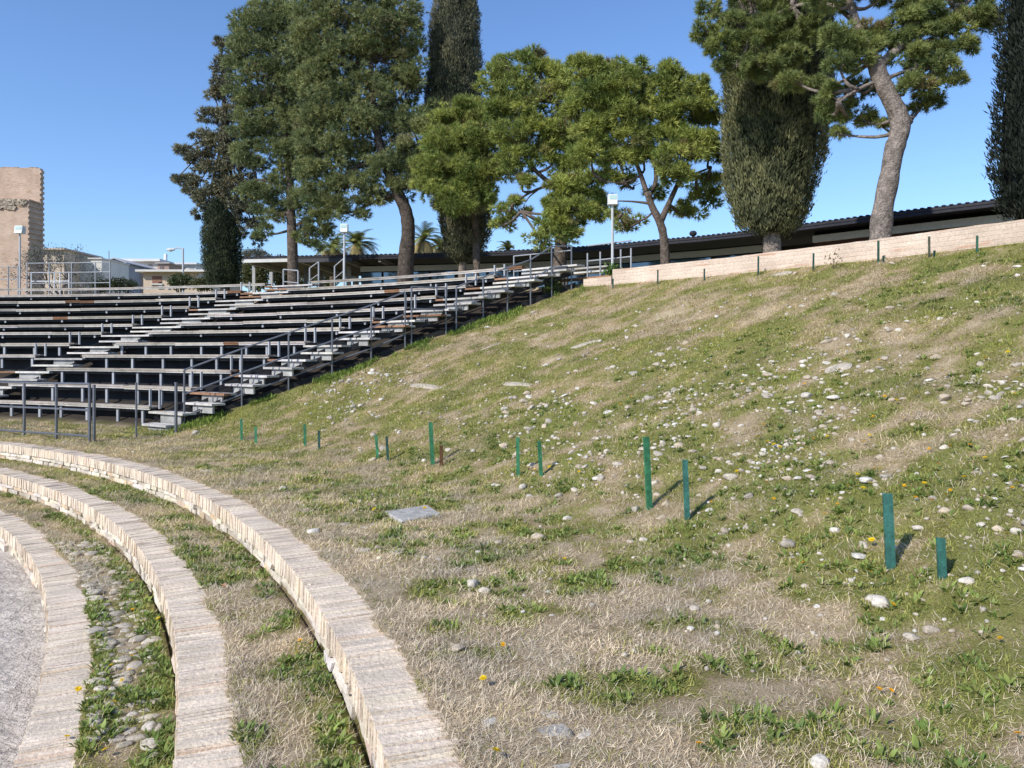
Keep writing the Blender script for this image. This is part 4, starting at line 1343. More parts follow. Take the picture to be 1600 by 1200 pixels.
bld = thing('museum_building', 'long low dark-roofed building with a glazed front curving behind the trees', 'building', (EP[8][0], EP[8][1], 3.45))
NE = len(EP) - 1
mb = MB(); strip(mb, EP, 0, 7.0, (ZE - .10, ZE - .25), .10, 0, NE, (.035, .035, .045))
for i in range(NE):       # corrugation along the eaves
    L = np.linalg.norm(EP[i + 1] - EP[i]); n = int(L / .20)
    tdir = (EP[i + 1] - EP[i]) / L
    nn = np.array((-tdir[1], tdir[0], 0)); nn = nn if nn[1] > 0 else -nn
    for k in range(n):
        c = EP[i] + tdir * (k + .5) * L / n
        a = c - tdir * .045; b = c + tdir * .045
        A = a + nn * -.03; B = b + nn * -.03; D = b + nn * 3.0; E_ = a + nn * 3.0
        z = ZE - .003; h = .030
        mb.hexa([(A[0], A[1], z), (B[0], B[1], z), (D[0], D[1], z - .05), (E_[0], E_[1], z - .05), (A[0], A[1], z + h), (B[0], B[1], z + h), (D[0], D[1], z + h - .05), (E_[0], E_[1], z + h - .05)], (.03, .03, .045))
mb.build('roof', MAT['dark'], bld)
mb = MB(); strip(mb, EP, .02, .10, ZE - .20, .095, 2, NE, (.03, .03, .042)); mb.build('fascia', MAT['dark'], bld)
mb = MB(); strip(mb, EP, .0, .08, ZE - .26, .155, 0, 1, (.62, .62, .60)); strip(mb, EP, .02, .10, ZE - .30, .195, 1, 2, (.06, .06, .07)); mb.build('canopy_edge', MAT['paint'], bld)
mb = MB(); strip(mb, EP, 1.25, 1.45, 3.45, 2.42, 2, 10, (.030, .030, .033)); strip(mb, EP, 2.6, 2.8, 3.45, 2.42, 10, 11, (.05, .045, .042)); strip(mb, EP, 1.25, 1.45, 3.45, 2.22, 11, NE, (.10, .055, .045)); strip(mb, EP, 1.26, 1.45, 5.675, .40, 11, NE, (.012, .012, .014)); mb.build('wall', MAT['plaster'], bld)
mb = MB(); strip(mb, EP, 1.15, 1.24, 5.55, .25, 2, 10, (.50, .48, .42)); mb.build('lintel_band', MAT['plaster'], bld)
mb = MB(); strip(mb, EP, 1.1, 1.24, 5.68, .24, 11, NE, (.78, .79, .82)); mb.build('lintel_band', MAT['plaster'], bld)
# windows: each pane a part
A = offset_line(EP, 1.17); B = offset_line(EP, 1.22)
for i in range(2, 10):
    L = np.linalg.norm(A[i + 1] - A[i]); n = max(1, int(round(L / 1.35)))
    for k in range(n):
        if i in (7,) and k % 3 == 2: continue
        f0 = (k + .05) / n; f1 = (k + .95) / n
        q = [A[i] + (A[i + 1] - A[i]) * f for f in (f0, f1)] + [B[i] + (B[i + 1] - B[i]) * f for f in (f1, f0)]
        mb = MB(); mb.hexa([(p[0], p[1], 4.35) for p in q] + [(p[0], p[1], 5.50) for p in q], (1, 1, 1))
        mb.build('window', MAT['glass'], bld)
# canopy posts and rafters at the open left end
for x, r_, c, w_ in [(397, 1.2, .42, .07), (424, 4.0, .40, .08), (478, 1.4, .10, .08), (503, 3.0, .12, .08), (545, 1.3, .30, .10)]:
    Yp = 36.0 + r_; p = at(x, 445, Yp); mb = MB()
    mb.abox(p[0] - w_, p[0] + w_, p[1] - w_, p[1] + w_, 3.44, ZE - .3, (c, c, c * .98)); mb.build('canopy_post', MAT['paint'], bld)
Cn = offset_line(EP, 0.12); Dn = offset_line(EP, 6.8)
for f in (.15, 1.1, 1.9, 2.6):
    i = int(f); g = f - i
    p = Cn[i] + (Cn[i + 1] - Cn[i]) * g; q = Dn[i] + (Dn[i + 1] - Dn[i]) * g
    mb = MB(); s = np.array((.06, 0, 0))
    mb.hexa([tuple(np.append((p - s)[:2], ZE - .33)), tuple(np.append((p + s)[:2], ZE - .33)), tuple(np.append((q + s)[:2], ZE - .48)), tuple(np.append((q - s)[:2], ZE - .48)),
             tuple(np.append((p - s)[:2], ZE - .125)), tuple(np.append((p + s)[:2], ZE - .125)), tuple(np.append((q + s)[:2], ZE - .27)), tuple(np.append((q - s)[:2], ZE - .27))], (.30, .29, .27))
    mb.build('rafter', MAT['paint'], bld)
mb = MB(); strip(mb, EP, .12, 6.7, (ZE - .125, ZE - .275), .02, 0, 3, (.10, .09, .08)); mb.build('soffit', MAT['plank'], bld)
# vent cowl on the roof
Yv = np.interp(1083, [e[0] for e in EV], [p[1] for p in EP]) + .5; p = at(1083, 371, Yv)
t = thing('roof_vent', 'small round dark vent cowl sticking up from the long roof', 'vent', (p[0], p[1], ZE - .02))
mb = MB(); mb.tube([(p[0], p[1], ZE - .05), (p[0], p[1], ZE + .12)], .05, 8, (.03, .03, .03)); mb.build('pipe', MAT['dark'], t)
mb = MB(); mb.tube([(p[0], p[1], ZE + .10), (p[0], p[1], ZE + .14), (p[0], p[1], ZE + .22), (p[0], p[1], ZE + .29), (p[0], p[1], ZE + .32)], [.06, .13, .15, .11, .03], 12, (.03, .03, .035)); mb.build('cowl', MAT['dark'], t)

# ------------------------------------------------------------------ ruin tower
Yt = 60.0
xr = at(44.5, 400, Yt)[0]; xl = at(-260, 400, Yt)[0]; z1 = at(0, 311, Yt)[2]; z2 = at(0, 263, Yt + 1.55)[2]
tw = thing('ruin_tower', 'tall brick ruin of the stage wall at the left edge, upper part set back', 'ruin', (xr - 3, Yt, 3.45))


def toothed(name, x0, x1, y0, y1, z0, z1, tooth, hstep, top_jag=.0):
    mb = MB(); z = z0; k = 0
    while z < z1 - 1e-3:
        h = min(hstep, z1 - z)
        e = tooth if k % 2 else 0
        e += random.uniform(0, tooth * .4)
        x1b = x1 + e - tooth * .6
        mb.abox(x0, x1b, y0, y1, z, z + h - .0, (1, 1, 1)); z += h; k += 1
    # rough top
    o = mb.build(name, MAT['tower'], tw)
    o['_w'] = 1

    def f(v, n):
        return ((v[0] if abs(n[1]) > .5 or abs(n[2]) > .5 else v[1]), v[2] if abs(n[2]) < .5 else v[1])
    set_uv(o, f)
    return o


toothed('lower_buttress', xl, xr, Yt, Yt + 1.5, 3.3, z1, .09, .21)
x2 = at(63.5, 300, Yt + 1.55)[0]
toothed('upper_wall', xl, x2, Yt + 1.52, Yt + 1.95, 3.3, z2, .10, .21)
mb = MB()
for _ in range(170):
    x = random.uniform(xr - 4.5, xr - .25); z = random.uniform(z1 - .75, z1 - .02); s = random.uniform(.08, .2)
    if x > xr - 1.1 and z < z1 - .5: continue
    c = random.uniform(.55, 1.2)
    P = [(x - s, Yt - .09, z - s * .6), (x + s, Yt - .09, z - s * .6), (x + s, Yt + .2, z - s * .6), (x - s, Yt + .2, z - s * .6), (x - s, Yt - .09, z + s * .6), (x + s, Yt - .09, z + s * .6), (x + s, Yt + .2, z + s * .6), (x - s, Yt + .2, z + s * .6)]
    mb.hexa([np.array(q) + rng.normal(0, .035, 3) for q in P], tuple(np.array((.42, .35, .27)) * c))
mb.build('rubble_core', MAT['rubble'], tw)
mb = MB(); x = xl
while x < x2 - .3:
    w_ = random.uniform(.2, .5); mb.abox(x, min(x + w_ - .02, x2 - .12), Yt + 1.54, Yt + 1.93, z2 + .002, z2 + random.uniform(.03, .13), tuple(np.array((.46, .34, .25)) * random.uniform(.8, 1.15))); x += w_
mb.build('broken_top', MAT['brick'], tw)

# ------------------------------------------------------------------ far houses
def house(name, label, Y, front, depth, col, ytop, roof=None, wins=(), cat='house', side=None, extra=()):
    x0, x1 = at(front[0], 440, Y)[0], at(front[1], 440, Y)[0]; zt = EYE + (CY - ytop) / F * Y
    t = thing(name, label, cat, ((x0 + x1) / 2, Y, 3.45))
    mb = MB(); mb.abox(x0, x1, Y, Y + depth, 3.3, zt, col); mb.build('wall', MAT['plaster'], t)
    if roof:
        mb = MB(); e = roof[1]; mb.abox(x0 - e, x1 + e, Y - e * 1.5, Y + depth + e, zt + .003, zt + roof[0], roof[2]); mb.build('roof', MAT['plaster'], t)
    for (a, b, c, d, cl) in wins:
        xa, xb = at(a, 440, Y)[0], at(b, 440, Y)[0]; za, zb = EYE + (CY - d) / F * Y, EYE + (CY - c) / F * Y
        mb = MB(); mb.abox(xa, xb, Y - .05, Y + .1, za, zb, cl); f_ = mb.build('window', MAT['paint'], t)
        mb = MB(); mb.abox(xa - .12, xb + .12, Y - .16, Y + .08, za - .14, za - .004, (.6, .58, .54)); mb.build('sill', MAT['paint'], f_)
    for nm, (a, b, c, d, cl, dy, th) in extra:
        xa, xb = at(a, 440, Y)[0], at(b, 440, Y)[0]; za, zb = EYE + (CY - d) / F * Y, EYE + (CY - c) / F * Y
        mb = MB(); mb.abox(xa, xb, Y + dy, Y + dy + th, za, zb, cl); mb.build(nm, MAT['plaster'], t)
    return t


house('house', 'plain white house wall right of the bare tree', 85, (112, 159), 6, (.66, .64, .58), 405, (.15, .1, (.6, .58, .54)), extra=[('antenna', (154.6, 155.4, 388, 405, (.3, .3, .3), 2, .1)), ('chimney', (135, 139, 400, 405, (.5, .48, .45), 2, .4))])
# grey gabled shed
Y = 92; x0, x1, xm = at(158, 440, Y)[0], at(195, 440, Y)[0], at(180, 440, Y)[0]; zt = EYE + (CY - 412) / F * Y; zp = EYE + (CY - 404.5) / F * Y
t = thing('shed', 'grey gabled building between the white house and the beige houses', 'building', (xm, Y, 3.45))
mb = MB(); pr = [(x0, 3.3), (x1, 3.3), (x1, zt), (xm, zp), (x0, zt)]
mb.add([(a, Y, b) for a, b in pr] + [(a, Y + 8, b) for a, b in pr], [(0, 1, 2, 3, 4), (9, 8, 7, 6, 5)] + [((i + 1) % 5, i, i + 5, (i + 1) % 5 + 5) for i in range(5)], (.36, .35, .37)); mb.build('wall', MAT['plaster'], t)
mb = MB(); e = .12
mb.hexa([(x0 - .3, Y - .3, zt + .02), (xm, Y - .3, zp + .02), (xm, Y + 8.2, zp + .02), (x0 - .3, Y + 8.2, zt + .02), (x0 - .3, Y - .3, zt + .02 + e), (xm, Y - .3, zp + .02 + e), (xm, Y + 8.2, zp + .02 + e), (x0 - .3, Y + 8.2, zt + .02 + e)], (.45, .44, .45))
mb.hexa([(xm + .01, Y - .3, zp + .02), (x1 + .3, Y - .3, zt + .02), (x1 + .3, Y + 8.2, zt + .02), (xm + .01, Y + 8.2, zp + .02), (xm + .01, Y - .3, zp + .02 + e), (x1 + .3, Y - .3, zt + .02 + e), (x1 + .3, Y + 8.2, zt + .02 + e), (xm + .01, Y + 8.2, zp + .02 + e)], (.45, .44, .45)); mb.build('roof', MAT['plaster'], t)
house('house', 'two storey pale house with a flat white roof and balcony band', 104, (188, 248), 8, (.60, .55, .50), 409, (.35, .4, (.66, .65, .63)), [(199, 205, 413, 417, (.3, .27, .24)), (212, 221, 412, 418, (.32, .28, .25)), (232, 238, 413, 418, (.3, .27, .24))],
      extra=[('balcony', (189, 224, 418, 424, (.68, .66, .62), -1.5, 1.4)), ('chimney', (240, 243.5, 392, 406, (.7, .69, .67), 3, .5))])
house('house', 'beige ground floor house with a dark loggia', 96, (192, 226), 6, (.55, .44, .35), 424, (.25, .3, (.62, .6, .56)), [(207, 216, 427, 437, (.30, .26, .24)), (199, 203, 428, 434, (.34, .29, .26))])
house('house', 'low beige house with a long flat roof and brown shutter', 80, (224, 330), 9, (.56, .45, .34), 425.5, (.22, .5, (.64, .62, .57)), [(238, 253, 431.5, 443, (.24, .12, .08)), (248, 253, 441, 448, (.45, .48, .52)), (310, 324, 427, 432, (.6, .6, .6))])
house('house', 'small white roof-top house behind the low beige house', 108, (264, 306), 6, (.64, .63, .62), 413.5, (.25, .3, (.66, .65, .64)), [(296, 303, 417, 424, (.34, .32, .32)), (275, 279, 417, 422, (.4, .38, .38))])
house('house', 'brown cluttered roof-top structure beside a white parapet', 100, (246, 264), 5, (.40, .28, .22), 412, (.12, .2, (.5, .46, .42)), [(250, 256, 415, 422, (.16, .12, .11))])
house('house', 'beige house showing through the branches beside the ruin tower', 82, (66, 100), 7, (.58, .47, .36), 391, (.2, .3, (.5, .42, .36)), [(74, 79, 397, 405, (.26, .2, .17)), (88, 93, 397, 405, (.26, .2, .17))])

# parked car seen through the fence
Y = 42; p = at(122, 447, Y)
t = thing('parked_car', 'white car with a dark windscreen, mostly hidden behind the platform fence', 'car', (p[0], p[1], 3.45))
def prof(mb, pts, y0, y1, col):
    n = len(pts); mb.add([(p[0] + a, y0, 3.45 + b) for a, b in pts] + [(p[0] + a, y1, 3.45 + b) for a, b in pts], [tuple(range(n)), tuple(range(n, 2 * n))[::-1]] + [((i + 1) % n, i, i + n, (i + 1) % n + n) for i in range(n)], col)
mb = MB(); prof(mb, [(-2.0, .3), (2.0, .3), (2.05, .75), (1.2, .95), (-.2, 1.0), (-2.0, .95)], Y, Y + 1.7, (.68, .68, .68)); mb.build('body', MAT['paint'], t)
mb = MB(); prof(mb, [(-1.8, .96), (.55, 1.0), (.15, 1.45), (-1.5, 1.45)], Y + .1, Y + 1.6, (.02, .02, .025)); mb.build('windscreen', MAT['dark'], t)
for a in (-1.25, 1.25):
    mb = MB(); mb.tube([(p[0] + a, Y - .02, 3.45 + .31), (p[0] + a, Y + .2, 3.45 + .31)], .31, 16, (.03, .03, .03)); mb.build('wheel', MAT['dark'], t)

# ------------------------------------------------------------------ trees
def unit(v): return v / (np.linalg.norm(v, axis=-1, keepdims=True) + 1e-9)


def rdir(n):
    return unit(rng.normal(0, 1, (n, 3)))


def crown(parent, blobs, Y0, col_a, col_b, dens=1.0, needles=11, L=(.11, .20), W=(.018, .032), sub_r=(.15, .46), tufts=26, spread=.75, up=.35, mat='pine', hang=0, name='crown', flat=.62):
    P0 = []; D0 = []; T0 = []; X0_ = []
    for bl in blobs:
        x, y, rx, ry = bl[:4]; dy = bl[4] if len(bl) > 4 else 0.0; dn = bl[5] if len(bl) > 5 else 1.0
        Yb = Y0 + dy; c = at(x, y, Yb); ax = rx / F * Yb; az = ry / F * Yb; ad = (ax * .6 + az * .4) * .95
        n = max(3, int(78 * dens * dn * (ax * az) ** .9))
        d = rdir(n); d[:, 2] = np.where((d[:, 2] < -.3) & (rng.random(n) < .45), -d[:, 2], d[:, 2])
        rad = rng.uniform(.35, 1.0, n) ** .55
        cs = c + d * rad[:, None] * np.array((ax, ad, az)) * .92
        rs = rng.uniform(*sub_r, n) * min(1.15, max(.55, (ax * az) ** .35))
        tn = np.clip(rng.normal(.5, .28, n) + .15 * d[:, 2], 0, 1)
        k = tufts
        dd = rdir(n * k); rr = rng.uniform(.25, 1, n * k) ** .5
        off = dd * rr[:, None] * np.repeat(rs, k)[:, None] * np.array((1.12, 1.12, flat))
        P = np.repeat(cs, k, 0) + off
        D = unit(dd * .8 + np.repeat(d, k, 0) * .35 + np.array((0, 0, up - hang)))
        P0.append(P); D0.append(D); dead = (rng.random(n) < .045) * rng.uniform(.4, 1, n)
        T0.append(np.clip(np.repeat(tn, k) + rng.normal(0, .12, n * k), 0, 1)); X0_.append(np.repeat(dead, k))
    P = np.concatenate(P0); D = np.concatenate(D0); T = np.concatenate(T0)
    n = len(P); k = needles
    P = np.repeat(P, k, 0); D = np.repeat(D, k, 0); T = np.repeat(T, k)
    N = n * k
    ND = unit(D + rng.normal(0, spread, (N, 3)) * .75)
    S = unit(np.cross(ND, rng.normal(0, 1, (N, 3))))
    ln = rng.uniform(*L, N)[:, None]; wd = rng.uniform(*W, N)[:, None]
    V = np.stack([P - S * wd * .5, P + S * wd * .5, P + ND * ln], 1).reshape(-1, 3)
    Fc = np.arange(N * 3).reshape(N, 3)
    col = np.array(col_a) * (1 - T[:, None]) + np.array(col_b) * T[:, None]
    dx_ = np.repeat(np.concatenate(X0_), k)[:, None]
    col = col * (1 - dx_) + np.array((.24, .19, .11)) * dx_
    col = col * rng.uniform(.8, 1.2, (N, 1))
    return np_mesh(name, V, Fc, np.repeat(col, 3, 0), MAT[mat], parent)


def bark_cols(col, n): return col


def limb(mb, pts, rad, col, wob=.0, n=10, sub=4):
    """smooth polyline through points with bark lumps"""
    pts = [np.array(p) for p in pts]; P = []; R = []
    for i in range(len(pts) - 1):
        p0 = pts[max(0, i - 1)]; p1 = pts[i]; p2 = pts[i + 1]; p3 = pts[min(len(pts) - 1, i + 2)]
        for k in range(sub):
            t = k / sub
            P.append(.5 * ((2 * p1) + (-p0 + p2) * t + (2 * p0 - 5 * p1 + 4 * p2 - p3) * t * t + (-p0 + 3 * p1 - 3 * p2 + p3) * t ** 3))
            R.append((rad[i] * (1 - t) + rad[i + 1] * t) * random.uniform(1 - wob, 1 + wob))
    P.append(pts[-1]); R.append(rad[-1])
    mb.tube(P, R, n, col)


def tree(name, label, x, r, trunk, tw_, limbs, blobs, col_a, col_b, bark=(.17, .135, .11), cat='tree', branch_to_blobs=True, group=None, base_z=3.4, **kw):
    Y0 = depth_r(x, r)
    b = at(x, 440, Y0); t = thing(name, label, cat, (b[0], b[1], base_z), group)
    mb = MB()
    pts = [at(px, py, Y0 + (q[0] if q else 0)) for px, py, *q in trunk]
    pts[0][2] = base_z - .1
    limb(mb, pts, [w / F * Y0 / 2 for w in tw_], bark, .06, 14)
    mb.build('trunk', MAT['bark'], t, smooth=True)
    mb = MB()
    for L_, ww in limbs:
        limb(mb, [at(px, py, Y0 + (q[0] if q else 0)) for px, py, *q in L_], [w / F * Y0 / 2 for w in ww], bark, .05, 8)
    if branch_to_blobs:
        nodes = [(p, i) for i, p in enumerate(pts[len(pts) // 2:])]
        for L_, ww in limbs:
            nodes += [(at(px, py, Y0 + (q[0] if q else 0)), 0) for px, py, *q in L_]
        for bl in blobs:
            dy = bl[4] if len(bl) > 4 else 0
            c = at(bl[0], bl[1], Y0 + dy)
            cand_ = sorted(nodes, key=lambda q: np.linalg.norm(q[0] - c) + max(0, q[0][2] - c[2]) * .8)
            p = cand_[0][0]
            if np.linalg.norm(p - c) < .15: continue
            m_ = (p + c) / 2 + np.array((random.uniform(-.15, .15), random.uniform(-.15, .15), -.12))
            limb(mb, [p, m_, c], [.05, .035, .015], bark, .1, 6, 3)
            for _ in range(4):
                e = c + rdir(1)[0] * np.array((bl[2], bl[2], bl[3])) / F * Y0 * .8
                limb(mb, [m_ * .3 + c * .7, (c + e) / 2, e], [.011, .008, .004], bark, .1, 5, 2)
    if mb.v: mb.build('limbs', MAT['bark'], t, smooth=True)
    crown(t, blobs, Y0, col_a, col_b, **kw)
    return t


def cypress(name, label, x, r, prof_, trunk_y, tw_, col_a, col_b, dens=1.0, lump=.16, base_z=3.4, bark=(.30, .25, .21), slim=1.0):
    """prof_: list of (py, pcx, phw) from bottom to top"""
    Y0 = depth_r(x, r); b = at(x, 440, Y0)
    t = thing(name, label, 'tree', (b[0], b[1], base_z))
    mb = MB(); limb(mb, [at(prof_[0][1], 0, Y0) * np.array((1, 1, 0)) + np.array((0, 0, base_z - .1)), at(prof_[0][1], trunk_y, Y0), at(prof_[min(2, len(prof_) - 1)][1], prof_[min(2, len(prof_) - 1)][0], Y0)], [tw_ / F * Y0 * .6, tw_ / F * Y0 * .5, tw_ / F * Y0 * .4], bark, .05, 12)
    mb.build('trunk', MAT['bark'], t, smooth=True)
    zs = np.array([at(c, y, Y0)[2] for y, c, h in prof_]); xs = np.array([at(c, y, Y0)[0] for y, c, h in prof_]); hs = np.array([h / F * Y0 for y, c, h in prof_])
    area = float(np.sum(np.diff(zs) * (hs[1:] + hs[:-1]) / 2)) * 2 * PI
    n = int(area * 230 * dens)
    seg = np.linspace(zs[0], zs[-1], 400); hh = np.interp(seg, zs, hs); pdf = hh / hh.sum()
    z = rng.choice(seg, n, p=pdf) + rng.uniform(-.5, .5, n) * (seg[1] - seg[0])
    th = rng.uniform(0, 2 * PI, n); R = np.interp(z, zs, hs); cx = np.interp(z, zs, xs)
    sd = int(abs(x)) % 40
    def lumpf(th, z, R):
        u = (np.cos(th) * 1.0 + 5) * 1.0; v = (np.sin(th) + 5) * 1.0
        a = vn(th * R * 1.9 + 50, z * .75, sd); b_ = vn(th * R * 4.3 + 9, z * 1.7, sd + 3)
        return (a - .5) * 1.2 + (b_ - .5) * .8
    lf = lumpf(th, z, R)
    fine_ = vn(th * R * 9 + 20, z * 4.2, sd + 7) - .5
    rr = R * (1 + lump * lf) + fine_ * .11 - rng.exponential(.05, n)
    rr = np.clip(rr, .02, None)
    P = np.stack([cx + np.cos(th) * rr, Y0 + np.sin(th) * rr, z], -1)
    out = np.stack([np.cos(th), np.sin(th), np.zeros(n)], -1)
    k = 6; N = n * k
    P = np.repeat(P, k, 0) + rng.normal(0, .045, (N, 3)); O = np.repeat(out, k, 0)
    ND = unit(O * rng.uniform(.15, .75, N)[:, None] + np.array((0, 0, 1.0)) + rng.normal(0, .28, (N, 3)))
    S = unit(np.cross(ND, O + rng.normal(0, .5, (N, 3))))
    ln = rng.uniform(.07, .15, N)[:, None]; wd = rng.uniform(.018, .034, N)[:, None]
    M_ = P + ND * ln * .5
    V = np.stack([P, M_ - S * wd * .5, P + ND * ln, M_ + S * wd * .5], 1).reshape(-1, 3)
    T = np.clip(np.repeat(lf * .5 + fine_ * .9, k) + .5 + rng.normal(0, .15, N), 0, 1)[:, None]  # crevices between lumps tinted darker, their shade put into the foliage colour
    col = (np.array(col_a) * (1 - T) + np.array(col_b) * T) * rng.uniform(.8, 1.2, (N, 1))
    Fq_ = np.arange(N * 4).reshape(N, 4)
    # dark inner body so that the column is opaque
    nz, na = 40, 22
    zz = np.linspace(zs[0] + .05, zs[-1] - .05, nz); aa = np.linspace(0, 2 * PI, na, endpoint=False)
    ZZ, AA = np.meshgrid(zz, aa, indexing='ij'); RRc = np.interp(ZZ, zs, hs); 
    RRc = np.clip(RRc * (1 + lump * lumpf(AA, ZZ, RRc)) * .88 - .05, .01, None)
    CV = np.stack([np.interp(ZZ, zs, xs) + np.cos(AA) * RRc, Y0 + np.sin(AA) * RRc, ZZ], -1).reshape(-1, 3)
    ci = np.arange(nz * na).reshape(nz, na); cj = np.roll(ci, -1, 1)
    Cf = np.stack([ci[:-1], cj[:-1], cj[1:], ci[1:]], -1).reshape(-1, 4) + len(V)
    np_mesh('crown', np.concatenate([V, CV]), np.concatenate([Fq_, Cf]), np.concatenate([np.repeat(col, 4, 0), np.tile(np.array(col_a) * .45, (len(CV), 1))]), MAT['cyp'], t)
    return t


PG_A, PG_B = (.145, .190, .090), (.320, .350, .160)       # deep pine green
PY_A, PY_B = (.175, .240, .066), (.430, .460, .135)       # yellow-green pines

tree('conifer', 'loose grey-green conifer with ragged drooping boughs, leftmost of the tall trees', 352, 35.5,
     [(352, 447), (352, 380), (350, 300), (352, 200), (347, 110), (345, 60)], [14, 13, 11, 8, 4, 1], [],
     [(345, 72, 10, 14), (348, 105, 17, 22), (352, 140, 24, 22), (336, 150, 16, 14), (330, 185, 22, 18), (362, 185, 28, 24), (322, 215, 22, 14), (345, 225, 34, 24), (296, 236, 22, 9), (278, 234, 9, 5), (312, 248, 24, 14), (366, 245, 32, 24), (332, 270, 34, 20), (292, 284, 18, 12), (276, 279, 7, 4), (306, 296, 22, 14), (360, 290, 40, 22), (385, 260, 24, 20), (390, 300, 26, 18), (330, 310, 30, 18), (322, 330, 22, 18), (360, 325, 32, 20), (390, 330, 22, 16), (402, 355, 14, 14), (372, 355, 24, 18), (405, 375, 10, 9), (345, 345, 20, 18)],
     (.130, .135, .092), (.300, .290, .200), dens=.92, needles=7, L=(.10, .20), W=(.03, .05), sub_r=(.16, .34), tufts=17, spread=.6, up=.1, mat='cyp', flat=.5)
cypress('cypress', 'short dense dark cypress column beside the canopy, in front of the far houses', 347, 34.2,
        [(448, 350, 20), (435, 350, 26), (400, 348, 27), (370, 346, 27), (345, 342, 22), (325, 338, 12), (310, 336, 2)], 449, 10, (.022, .036, .020), (.055, .068, .034), 1.1, .14)

tree('pine_tree', 'tall dark pine with a straight trunk, left one of the two biggest pines', 458, 34.2,
     [(459, 450), (457, 390), (455, 340), (452, 280), (446, 210), (440, 140), (436, 70)], [19, 16, 14, 12, 10, 7, 4],
     [([(455, 330), (480, 310), (510, 300)], [7, 5, 3]), ([(454, 300), (425, 285), (400, 280)], [7, 5, 3]), ([(452, 360), (475, 345), (495, 345)], [5, 4, 2])],
     [(425, 18, 50, 22), (390, 45, 34, 26), (450, 40, 50, 36), (398, 82, 42, 32), (450, 95, 46, 40), (374, 110, 22, 22), (415, 130, 52, 36), (465, 150, 40, 40, 1), (400, 170, 36, 28), (438, 190, 46, 32), (470, 210, 36, 32, 1), (405, 212, 30, 22), (430, 235, 36, 22, 0, .8), (400, 255, 26, 16, 0, .6), (440, 270, 30, 18, 0, .6), (472, 275, 26, 20, 1, .7), (425, 295, 26, 18, 0, .8), (478, 315, 30, 20), (500, 345, 28, 20), (480, 365, 22, 16), (420, 330, 24, 16, 0, .8), (510, 318, 20, 18), (412, 362, 14, 14, 0, .8), (440, 330, 18, 14), (385, 205, 26, 22), (388, 240, 24, 20), (400, 300, 26, 20), (482, 90, 26, 34), (484, 140, 26, 34), (480, 185, 26, 30), (478, 240, 28, 26), (455, 245, 30, 22), (375, 140, 20, 20), (372, 75, 18, 22), (515, 365, 12, 16), (490, 385, 12, 10)],
     PG_A, PG_B, dens=.60, sub_r=(.20, .50), tufts=30)
tree('pine_tree', 'massive dense pine with a curved lower trunk, right one of the two biggest pines', 634, 33.6,
     [(631, 440), (635, 400), (638, 360), (634, 330), (622, 302), (600, 250), (585, 180), (580, 90)], [30, 24, 21, 20, 17, 14, 11, 6],
     [([(622, 302), (650, 270), (670, 240)], [9, 7, 4]), ([(600, 250), (560, 260), (520, 290)], [9, 7, 4]), ([(622, 302), (585, 315), (555, 330)], [7, 5, 3])],
     [(500, 18, 36, 26), (560, 8, 56, 26), (625, 14, 36, 24), (520, 55, 46, 38), (585, 48, 52, 40), (636, 48, 24, 26), (535, 100, 50, 40), (595, 95, 52, 40, .6), (640, 100, 22, 24), (500, 108, 26, 26), (515, 150, 42, 32), (570, 145, 56, 36), (620, 145, 40, 30, .8), (640, 130, 18, 20), (505, 190, 36, 28), (555, 195, 46, 34), (600, 200, 46, 36, 1), (488, 228, 26, 24), (525, 240, 36, 26), (565, 245, 40, 30, 1), (490, 268, 28, 20), (520, 290, 34, 22), (486, 300, 20, 18), (555, 290, 36, 22), (600, 270, 36, 26), (632, 245, 34, 28), (660, 215, 36, 30, -.3), (640, 190, 28, 22), (680, 185, 28, 24, .5), (655, 260, 30, 24), (625, 295, 30, 18), (585, 310, 30, 16), (520, 325, 26, 14), (548, 335, 22, 12), (560, 318, 16, 10), (690, 220, 24, 26, .5), (702, 200, 24, 26, .5), (716, 236, 18, 20, .2), (694, 258, 26, 20, .2), (662, 290, 24, 16), (640, 270, 30, 20), (478, 60, 24, 30), (475, 130, 22, 30), (480, 205, 22, 26), (650, 75, 16, 22), (478, 265, 20, 22)],
     (.150, .195, .088), (.345, .365, .165), dens=.58, sub_r=(.20, .52), tufts=30, bark=(.115, .092, .075))

cypress('cypress', 'very tall narrow cypress rising between the big pines and the yellow-green pines', 724, 35.6,
        [(412, 722, 8), (395, 724, 28), (370, 727, 36), (335, 728, 40), (250, 716, 42), (150, 708, 41), (80, 709, 38), (0, 712, 31), (-60, 714, 24), (-120, 715, 13), (-165, 716, 1)], 425, 12, (.048, .060, .036), (.160, .152, .094), 1.1, .20)

tree('pine_tree', 'yellow-green pine overlapping the narrow cypress trunk', 742, 34.6,
     [(745, 430), (744, 390, .9), (740, 330, .6), (728, 280), (722, 230), (718, 190)], [13, 12, 11, 9, 7, 4], [([(738, 310), (770, 280), (790, 265)], [6, 5, 3])],
     [(735, 172, 28, 20, -.6), (705, 190, 30, 22, -.6), (755, 195, 30, 26, -.6), (690, 222, 32, 26, -.8), (730, 225, 40, 30, -1), (768, 235, 34, 28, -.6), (675, 262, 30, 24, -.8), (712, 268, 40, 26, -1), (755, 272, 42, 28, -.8), (666, 292, 22, 18, -.8), (700, 302, 38, 20, -1), (742, 300, 36, 20, -.8), (780, 262, 28, 24, -.4), (716, 322, 34, 14, -1), (690, 320, 20, 12, -.8), (760, 312, 22, 12, -.6)],
     PY_A, PY_B, dens=.85, sub_r=(.18, .46), tufts=28)
